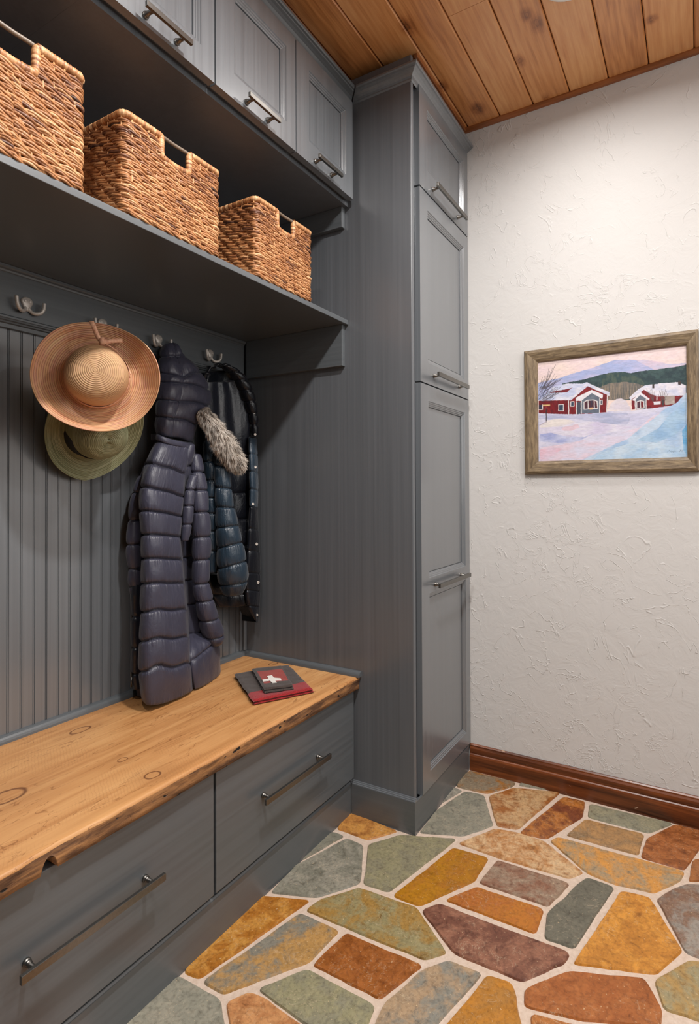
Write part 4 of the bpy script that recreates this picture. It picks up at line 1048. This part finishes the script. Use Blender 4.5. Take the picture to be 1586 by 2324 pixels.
# ================================================================== folded scarf
sf = thing('folded_scarf', at(620, 1545, 'z', ZB), 'folded brown wool scarf with red stripe and white cross on red, lying on the bench', 'scarf')
def pad(b, corners, z0, z1, redfn=None, n=36, seed=1, round_=.006):
    A, B_, C_, D_ = [Vector((p.x, p.y, 0)) for p in corners]; top = []; bot = []
    for i in range(n+1):
        s = i/n; rt_, rb_ = [], []
        for j in range(n+1):
            t = j/n; p = (A*(1-s)+B_*s)*(1-t)+(D_*(1-s)+C_*s)*t
            e = min(s*(B_-A).length, (1-s)*(B_-A).length, t*(D_-A).length, (1-t)*(D_-A).length)
            k = min(1, e/round_); dr = (1-math.sqrt(max(0, 1-(1-k)**2)))
            w = .0012*mn.noise(Vector((p.x*35, p.y*35, seed)))
            off = Vector((mn.noise(Vector((p.x*25, p.y*25, seed+5))), mn.noise(Vector((p.x*25, p.y*25, seed+9))), 0))*.0025*(1-k)
            rt_.append(p+off+Vector((0, 0, z1+w-(z1-z0)*.5*dr))); rb_.append(p+off+Vector((0, 0, z0+(z1-z0)*.5*dr)))
        top.append(rt_); bot.append(rb_)
    for g, fl_ in ((top, False), (bot, True)):
        b0 = len(b.f); b.grid(g, 0, True, flip=fl_)
        for k in range(b0, len(b.f)):
            ii, jj = divmod(k-b0, n)
            if redfn and redfn((ii+.5)/n, (jj+.5)/n): b.m[k] = 1
    # close the sides
    ring_t = [top[0][j] for j in range(n+1)]+[top[i][n] for i in range(1, n+1)]+[top[n][j] for j in range(n-1, -1, -1)]+[top[i][0] for i in range(n-1, 0, -1)]
    ring_b = [bot[0][j] for j in range(n+1)]+[bot[i][n] for i in range(1, n+1)]+[bot[n][j] for j in range(n-1, -1, -1)]+[bot[i][0] for i in range(n-1, 0, -1)]
    par = [(0, j/n) for j in range(n+1)]+[(i/n, 1) for i in range(1, n+1)]+[(1, j/n) for j in range(n-1, -1, -1)]+[(i/n, 0) for i in range(n-1, 0, -1)]
    k = len(ring_t); b1 = len(b.f); b.add(ring_t+ring_b, [(i, (i+1) % k, k+(i+1) % k, k+i) for i in range(k)], 0, True)
    for i in range(k):
        if redfn and redfn(*par[i]): b.m[b1+i] = 1
zt = ZB+.016
Q = lambda u, v, z=zt: at(u, v, 'z', z)
big = [Q(531, 1528), Q(574, 1590), Q(710, 1562), Q(655, 1507)]
for k_, (z0, z1, sh) in enumerate([(ZB+.0005, ZB+.0082, .004), (ZB+.0078, zt, 0)]):
    b = MB(); dv = Vector((sh, -sh*.6, 0)); pad(b, [p+dv for p in big], z0, z1, lambda s, t: s > .74, seed=k_)
    b.build('folded_layer', [M['woolb'], M['woolr']], sf)
Q2 = lambda u, v: at(u, v, 'z', zt+.013)
sm = [Q2(571, 1516), Q2(600, 1564), Q2(666, 1555), Q2(639, 1509)]
for k_, (z0, z1, sh) in enumerate([(zt+.0003, zt+.0065, -.004), (zt+.0062, zt+.013, 0)]):
    b = MB(); dv = Vector((sh, sh, 0)); pad(b, [p+dv for p in sm], z0, z1, (lambda s, t: .20 < s < .78 and .10 < t < .93) if k_ else None, seed=k_+4, n=30)
    o = b.build('scarf_end', [M['woolb'], M['woolr2']], sf); top_end = o
b = MB(); cz = zt+.0152
def cp4(pts): 
    vs = [at(u, v, 'z', cz) for u, v in pts]; n = len(vs)
    b.add([tuple(p-Vector((0, 0, .002))) for p in vs]+[tuple(p) for p in vs], [tuple(range(n, 2*n))]+[(i, (i+1) % n, n+(i+1) % n, n+i) for i in range(n)])
c2p = lambda x, y: (480+x/4.174, 1440+y/4.174-1)
cp4([c2p(*q) for q in [(525, 398), (572, 388), (590, 412), (655, 418), (662, 436), (600, 440), (618, 456), (574, 460), (550, 438), (484, 446), (482, 430), (540, 420)]])
b.build('white_cross', M['white'], top_end)

# ================================================================== picture
XW = W-.0005; FT = .020
pf = thing('picture_frame', (W, -1.206, 1.36), 'brown wooden framed painting of red snowy houses on the white wall', 'painting')
yo0, yo1, zo0, zo1 = -.9305, -1.4800, 1.1340, 1.5880
yi0, yi1, zi0, zi1 = -.9790, -1.4455, 1.1815, 1.5420
prf = [(0, 0), (0, -.012), (.003, -.016), (.010, -.019), (.024, -.0165), (.034, -.015), (.040, -.012), (.0425, -.009), (.0425, -.004)]   # inset, x offset
b = MB(); rows = []; wI = abs(yi0-yo0)
for ins, dxx in prf:
    k = ins/.0425; 
    rows.append([(XW+dxx, yo0+(yi0-yo0)*k, zo0+(zi0-zo0)*k), (XW+dxx, yo1+(yi1-yo1)*k, zo0+(zi0-zo0)*k), (XW+dxx, yo1+(yi1-yo1)*k, zo1+(zi1-zo1)*k), (XW+dxx, yo0+(yi0-yo0)*k, zo1+(zi1-zo1)*k)])
# four mitred sides, separate vertices so grain direction can be stored
for s in range(4):
    P = [[rows[i][s], rows[i][(s+1) % 4]] for i in range(len(rows))]
    h_ = 1. if s in (0, 2) else 0.
    b.grid(P, 0, False, cols=[(h_, h_, h_, 1)]*(2*len(rows)))
b.build('frame', M['frame'], pf)

# the painting itself: pigment laid out on a fine grid
gw, gh = 470, 360
Y = np.linspace(yi0+.002, yi1-.002, gw); Z = np.linspace(zi0-.002, zi1+.002, gh)
yy, zz = np.meshgrid(Y, Z)
S = (yy-yi0)/(yi1-yi0); T = (zz-zi0)/(zi1-zi0)          # 0..1 left-right, bottom-top
def vnoise(x, y, seed=0):
    r = np.random.RandomState(seed); G = r.rand(256, 256); xi = np.floor(x).astype(int); yi_ = np.floor(y).astype(int); fx = x-xi; fy = y-yi_
    fx = fx*fx*(3-2*fx); fy = fy*fy*(3-2*fy); g = lambda a, b: G[a % 256, b % 256]
    return (g(xi, yi_)*(1-fx)+g(xi+1, yi_)*fx)*(1-fy)+(g(xi, yi_+1)*(1-fx)+g(xi+1, yi_+1)*fx)*fy
def fbm(x, y, s=0, o=4):
    v = 0; a = .5
    for i in range(o): v = v+a*vnoise(x, y, s+i); x = x*2.03; y = y*2.03; a *= .5
    return v/.9375
def cv(x, y):   # crop pixel -> painting coordinates
    q = at(1160+x/3.723, 720+y/3.723, 'x', XW-.006); return ((q.y-yi0)/(yi1-yi0), (q.z-zi0)/(zi1-zi0))
img = np.zeros((gh, gw, 3)); c3 = lambda c: np.array(lin(c)[:3])
jx = (fbm(S*40, T*40, 50)-.5)*.012; jy = (fbm(S*40, T*40, 60)-.5)*.012
def inside(P, j=1.):
    x = S+jx*j; y = T+jy*j; c = np.zeros(x.shape, bool); n = len(P)
    for i in range(n):
        (x1, y1), (x2, y2) = P[i], P[i-1]
        if y1 == y2: continue
        c ^= ((y1 > y) != (y2 > y)) & (x < (x2-x1)*(y-y1)/(y2-y1)+x1)
    return c
def poly(pts, col, col2=None, j=.6, ns=(30, 30), seed=3):
    global img
    m_ = inside([cv(*p) for p in pts], j)
    c = c3(col)[None, None, :]*np.ones_like(img)
    if col2 is not None:
        f = np.clip((fbm(S*ns[0], T*ns[1], seed)-.35)*3.0, 0, 1)[..., None]; c = c*(1-f)+c3(col2)*f
    img = np.where(m_[..., None], c, img)
def line(pts, col, w=.004, j=.3, a=1.):
    global img
    P = [cv(*p) for p in pts]; asp = abs(yi1-yi0)/(zi1-zi0); x = (S+jx*j)*asp; y = T+jy*j; dm = np.full(x.shape, 9.)
    for (x1, y1), (x2, y2) in zip(P[:-1], P[1:]):
        x1 *= asp; x2 *= asp; L2 = (x2-x1)**2+(y2-y1)**2+1e-9; t = np.clip(((x-x1)*(x2-x1)+(y-y1)*(y2-y1))/L2, 0, 1)
        dm = np.minimum(dm, np.hypot(x-x1-t*(x2-x1), y-y1-t*(y2-y1)))
    f = (np.clip(1.3-dm/w, 0, 1)*a)[..., None]; img = img*(1-f)+c3(col)*f
# sky
f = np.clip((T-.45)/.55, 0, 1)[..., None]; img = c3((240, 216, 208))*(1-f)+c3((238, 216, 220))*f
f = np.clip(fbm(S*6, T*14, 5)-.35, 0, 1)[..., None]; img = img*(1-f)+c3((246, 226, 204))*f
poly([(200, 560), (400, 515), (520, 475), (680, 430), (760, 400), (880, 360), (1020, 360), (1120, 365), (1200, 385), (1290, 400), (1500, 392), (1500, 700), (200, 700)], (168, 180, 222), (194, 192, 226), ns=(10, 26))
poly([(1050, 362), (1110, 358), (1230, 372), (1330, 396), (1500, 385), (1500, 470), (1200, 440)], (226, 200, 214), (200, 198, 224), ns=(10, 26), seed=9)
poly([(430, 560), (600, 528), (740, 490), (830, 470), (930, 462), (1020, 470), (1090, 455), (1180, 445), (1300, 432), (1400, 418), (1500, 395), (1500, 640), (1000, 700), (430, 700)], (38, 60, 66), (58, 84, 84), ns=(40, 30), seed=12)
poly([(820, 470), (960, 462), (1100, 520), (1150, 600), (760, 600), (770, 500)], (44, 70, 72), (76, 92, 82), ns=(60, 20), seed=14)
poly([(750, 590), (820, 560), (960, 545), (1060, 560), (1130, 580), (1050, 690), (820, 700), (750, 660)], (112, 108, 104), (146, 132, 116), ns=(90, 12), seed=15)
for k in range(46):
    x = 745+k*8.5; line([(x, 690-(k % 5)*4), (x+(k % 7-3)*3, 560+(k*37 % 50))], (158, 140, 120) if k % 2 else (84, 84, 80), .0022, a=.7)
poly([(225, 800), (225, 1240), (1500, 1240), (1500, 640), (1380, 735), (1200, 765), (1010, 790), (820, 795), (560, 820)], (222, 220, 238), (206, 206, 232), ns=(8, 22), seed=20)
# left house
poly([(232, 705), (500, 700), (490, 820), (232, 812)], (128, 22, 30), (104, 20, 30), j=.2, ns=(60, 20))
poly([(478, 700), (640, 580), (822, 660), (808, 803), (560, 822), (478, 818)], (142, 26, 34), (112, 20, 30), j=.2, ns=(60, 20))
poly([(232, 705), (350, 590), (470, 560), (600, 562), (640, 548), (660, 560), (490, 700)], (226, 226, 240), (198, 206, 234), j=.3, ns=(20, 40))
poly([(320, 634), (500, 600), (520, 588), (470, 634), (330, 640)], (122, 30, 42), None, .3)
poly([(490, 700), (640, 552), (830, 634), (828, 664), (645, 582), (505, 702)], (232, 230, 240), (206, 208, 230), j=.3)
poly([(545, 680), (680, 612), (775, 655), (768, 690), (680, 640), (590, 706), (545, 706)], (236, 232, 238), None, .3)
poly([(592, 705), (680, 640), (748, 680), (745, 808), (592, 812)], (110, 120, 134), (94, 104, 120), j=.2)
poly([(545, 712), (590, 712), (590, 816), (548, 820)], (74, 78, 92), None, .2)
poly([(612, 716), (640, 700), (700, 698), (728, 712), (730, 768), (614, 778)], (92, 24, 34), (58, 52, 70), j=.2, ns=(80, 10))
for L in [[(592, 706), (592, 812)], [(748, 680), (745, 808)], [(484, 704), (486, 818)], [(548, 712), (550, 818)], [(812, 660), (806, 800)], [(614, 716), (616, 778), (730, 768), (726, 712)], [(614, 718), (645, 700), (700, 698), (728, 712)], [(648, 702), (650, 774)], [(700, 700), (702, 770)]]: line(L, (236, 232, 232), .0045)
for (a_, b2, c_, d_) in [(400, 738, 440, 790), (502, 714, 530, 752), (752, 702, 768, 736)]:
    poly([(a_, b2), (c_, b2-2), (c_, d_), (a_, d_)], (52, 66, 88), None, .1); line([(a_, b2), (c_, b2-2), (c_, d_), (a_, d_), (a_, b2)], (236, 232, 232), .004)
poly([(660, 764), (690, 762), (690, 780), (662, 782)], (240, 196, 150), None, .3)
poly([(232, 740), (262, 740), (262, 780), (232, 780)], (52, 50, 70), None, .1); line([(232, 780), (264, 780), (264, 738)], (236, 232, 232), .004)
# snow pile
poly([(815, 790), (840, 730), (890, 690), (930, 686), (970, 705), (1005, 760), (1015, 792)], (236, 226, 226), (218, 210, 222), ns=(14, 14))
# right house
poly([(1015, 680), (1110, 612), (1400, 600), (1480, 640), (1480, 730), (1180, 770), (1020, 780)], (138, 28, 36), (110, 24, 34), j=.2)
poly([(995, 680), (1070, 610), (1130, 575), (1250, 560), (1400, 548), (1476, 575), (1476, 660), (1240, 668), (1180, 650), (1120, 612), (1010, 700)], (234, 230, 240), (206, 210, 232), j=.3)
poly([(1048, 690), (1090, 655), (1140, 690), (1140, 775), (1050, 782)], (108, 116, 130), None, .2)
poly([(1020, 700), (1090, 630), (1168, 690), (1160, 702), (1090, 655), (1040, 706)], (236, 232, 240), None, .3)
poly([(1060, 712), (1120, 705), (1122, 765), (1062, 770)], (118, 30, 40), (60, 54, 70), j=.2, ns=(80, 10)); line([(1060, 770), (1060, 714), (1090, 704), (1120, 710), (1122, 766), (1060, 770)], (234, 230, 230), .004)
for L in [[(1046, 700), (1048, 780)], [(1140, 690), (1140, 776)], [(1090, 706), (1092, 766)], [(1230, 668), (1230, 700)]]: line(L, (234, 230, 230), .004)
poly([(1296, 668), (1380, 660), (1380, 730), (1300, 742)], (168, 154, 146), (190, 178, 170), .2)
poly([(1385, 690), (1440, 670), (1430, 715), (1388, 730)], (110, 26, 36), None, .2)
for (a_, b2, c_, d_) in [(1190, 568, 1210, 600), (1410, 543, 1434, 570)]: poly([(a_, b2), (c_, b2-2), (c_, d_), (a_, d_)], (70, 58, 58), None, .1)
poly([(1200, 712), (1262, 710), (1262, 736), (1205, 738)], (228, 226, 234), None, .3)
for k in range(9): line([(1282, 740), (1282+(k-4)*10, 650-(k*29 % 45))], (88, 80, 78), .0022, a=.8)
for k in range(7): line([(1200, 715), (1175+(k-3)*12, 600+(k*31 % 40))], (92, 86, 84), .002, a=.7)
poly([(1272, 700), (1292, 700), (1290, 742), (1275, 744)], (66, 58, 62), None, .2)
# snow banks and road
poly([(232, 830), (480, 822), (700, 812), (980, 805), (1010, 850), (980, 905), (760, 900), (560, 860), (232, 862)], (178, 184, 214), (204, 204, 228), ns=(8, 30), seed=24)
poly([(238, 920), (300, 872), (400, 856), (500, 868), (580, 900), (560, 930), (420, 940), (240, 932)], (238, 230, 226), (226, 220, 232), ns=(10, 20), seed=25)
poly([(238, 935), (420, 920), (560, 890), (700, 880), (900, 910), (1020, 930), (760, 990), (560, 1035), (380, 1050), (240, 1040)], (214, 206, 232), (230, 226, 240), ns=(9, 26), seed=26)
poly([(240, 990), (330, 975), (480, 1010), (620, 1010), (700, 980), (560, 1050), (400, 1060), (240, 1050)], (170, 178, 222), (204, 208, 236), ns=(12, 26), seed=27)
poly([(430, 930), (560, 905), (580, 930), (520, 960), (420, 960)], (230, 204, 216), None, 1.5)
poly([(240, 1222), (240, 1100), (420, 1075), (700, 1020), (900, 980), (1080, 930), (1200, 830), (1290, 800), (1180, 900), (980, 1040), (760, 1120), (600, 1200)], (232, 212, 226), (222, 220, 240), ns=(10, 26), seed=28)
poly([(240, 1222), (240, 1120), (330, 1100), (440, 1110), (330, 1180), (300, 1222)], (236, 196, 212), (226, 210, 228), ns=(10, 20), seed=29)
poly([(620, 1200), (760, 1130), (880, 1070), (980, 1030), (1100, 930), (1200, 860), (1300, 770), (1400, 720), (1476, 640), (1500, 640), (1500, 1230), (560, 1230)], (172, 200, 232), (202, 220, 240), ns=(12, 16), seed=30)
poly([(1060, 1040), (1240, 940), (1340, 820), (1476, 700), (1476, 900), (1380, 1000), (1220, 1060)], (176, 206, 232), (154, 190, 226), ns=(12, 14), seed=31)
poly([(760, 1140), (980, 1070), (1240, 1060), (1400, 1100), (1476, 1060), (1476, 1200), (680, 1215)], (206, 224, 240), (176, 206, 234), ns=(14, 18), seed=33)
poly([(1445, 960), (1480, 900), (1490, 1180), (1455, 1120)], (110, 178, 226), (150, 196, 232), ns=(12, 14), seed=34)
# lamp post and bare branches
line([(294, 750), (296, 884)], (58, 46, 52), .006); line([(270, 744), (322, 742)], (228, 190, 130), .008); 
for k in range(4): line([(294, 752), (262+k*24, 806)], (176, 60, 60), .002, a=.7)
line([(240, 910), (296, 884)], (188, 178, 190), .006)
rp = random.Random(2)
for k in range(60):
    x0_, y0_ = rp.uniform(225, 300), rp.uniform(560, 720); L_ = rp.uniform(70, 190); an = rp.uniform(.35, 1.35)
    x1_, y1_ = x0_+L_*math.cos(an), max(372, y0_-L_*math.sin(an)); mx, my = (x0_+x1_)/2+rp.uniform(-8, 8), (y0_+y1_)/2+10
    line([(x0_, y0_), (mx, my), (x1_, y1_)], rp.choice([(70, 60, 62), (96, 84, 84), (60, 66, 84)]), rp.uniform(.0016, .003), a=.8)
for (xa, xb) in [((1318, 1140), (1336, 1122)), ((1340, 1140), (1352, 1128)), ((1356, 1142), (1366, 1130)), ((1372, 1140), (1384, 1126)), ((1420, 1138), (1430, 1120)), ((1434, 1136), (1446, 1124))]: line([xa, xb, (xb[0]+3, xb[1]+12)], (96, 104, 120), .0016, a=.7)
# brush strokes
st_ = (fbm(S*50+T*10, T*120, 70)-.5)[..., None]; img = np.clip(img*(1+st_*.32), 0, 1)*.84
cvm = MB(); NX = gw; faces = []
vs = np.stack([np.full(yy.shape, XW-.0052), yy, zz], -1).reshape(-1, 3)
idx = np.arange(gw*gh).reshape(gh, gw)
cvm.v = [tuple(p) for p in vs]; cvm.f = np.stack([idx[:-1, :-1], idx[:-1, 1:], idx[1:, 1:], idx[1:, :-1]], -1).reshape(-1, 4).tolist()
cvm.m = [0]*len(cvm.f); cvm.sm = [False]*len(cvm.f); cvm.cols = np.concatenate([img.reshape(-1, 3), np.ones((gw*gh, 1))], 1).tolist()
b0 = len(cvm.v); e = .001
cvm.add([(XW, yi0, zi0), (XW, yi1, zi0), (XW, yi1, zi1), (XW, yi0, zi1), (XW-.005, yi0, zi0), (XW-.005, yi1, zi0), (XW-.005, yi1, zi1), (XW-.005, yi0, zi1)], [(0, 1, 2, 3), (0, 4, 5, 1), (1, 5, 6, 2), (2, 6, 7, 3), (3, 7, 4, 0)], 0, False, [(.7, .7, .7, 1)]*8)
cvm.build('painted_canvas', M['canvas'], pf, recalc=False)

# ================================================================== lights
def can(x, y, power, r=.055, col=(1., .975, .95), fixture=True, size=None):
    if fixture:
        t = thing('recessed_light', (x, y, ZC), 'round white recessed ceiling downlight at the top edge of the photo' , 'ceiling light', 'recessed downlights')
        b = MB(); b.lathe((x, y, ZC+.0005), (0, 0, -1), [(0, .088), (.003, .086), (.0045, .080), (.003, .070), (-.004, .064)], 32)
        mt = Mat('white_light_trim', .5); mt.color(lin((235, 233, 228))); b.build('trim_ring', mt.m, t)
        b = MB(); b.lathe((x, y, ZC-.001), (0, 0, -1), [(0, 0), (0, .064), (.0005, .064), (.0008, 0)], 32)
        me = Mat('lit_lens', .5); me.I(me.b, 'Emission Color', (1, .94, .86, 1)); me.set('Emission Strength', 6); b.build('lens', me.m, t)
    l = bpy.data.lights.new('downlight', 'AREA'); l.shape = 'DISK'; l.size = (size or r)*2; l.energy = power; l.color = col; l.spread = math.radians(165)
    o = bpy.data.objects.new('downlight', l); C.objects.link(o); o.location = (x, y, ZC-.006)
    return o
can(-.005, -1.190, 5.6)
can(-.80, -1.205, 20, fixture=False)
can(-.50, -2.30, 11, fixture=False)  # added fill lamp with no visible fixture, lifts the lower wall
can(-1.70, -1.205, 12, fixture=False)
# soft fill lamp added behind the camera to brighten faces turned to the room
l = bpy.data.lights.new('front_fill', 'AREA'); l.shape = 'RECTANGLE'; l.size = 2.4; l.size_y = 1.4; l.energy = 22; l.color = (1., .985, .96)
o = bpy.data.objects.new('front_fill', l); C.objects.link(o); o.location = (-.9, -3.1, 1.75); o.rotation_euler = (math.radians(86), 0, 0)
wd = bpy.data.worlds.new('room_ambient'); sc.world = wd; wd.use_nodes = True
wd.node_tree.nodes['Background'].inputs[0].default_value = (.92, .96, 1, 1); wd.node_tree.nodes['Background'].inputs[1].default_value = .03

# ================================================================== camera and view
cd = bpy.data.cameras.new('camera'); co_ = bpy.data.objects.new('camera', cd); C.objects.link(co_)
R3 = Matrix((RT, UP, -FW)).transposed(); co_.matrix_world = Matrix.Translation(CAM) @ R3.to_4x4()
cd.sensor_fit = 'HORIZONTAL'; cd.sensor_width = 36; cd.lens = FPX/1586*36
cd.shift_x = (793-U0)/1586; cd.shift_y = (V0-1162)/1586; cd.clip_start = .02
sc.camera = co_
sc.view_settings.view_transform = 'Standard'; sc.view_settings.look = 'None'; sc.view_settings.gamma = 1; sc.view_settings.exposure = 0.3
try: sc.view_settings.use_curve_mapping = False
except Exception: pass
try:
    sc.cycles.use_denoising = True; sc.cycles.max_bounces = 8; sc.cycles.diffuse_bounces = 5
except Exception: pass
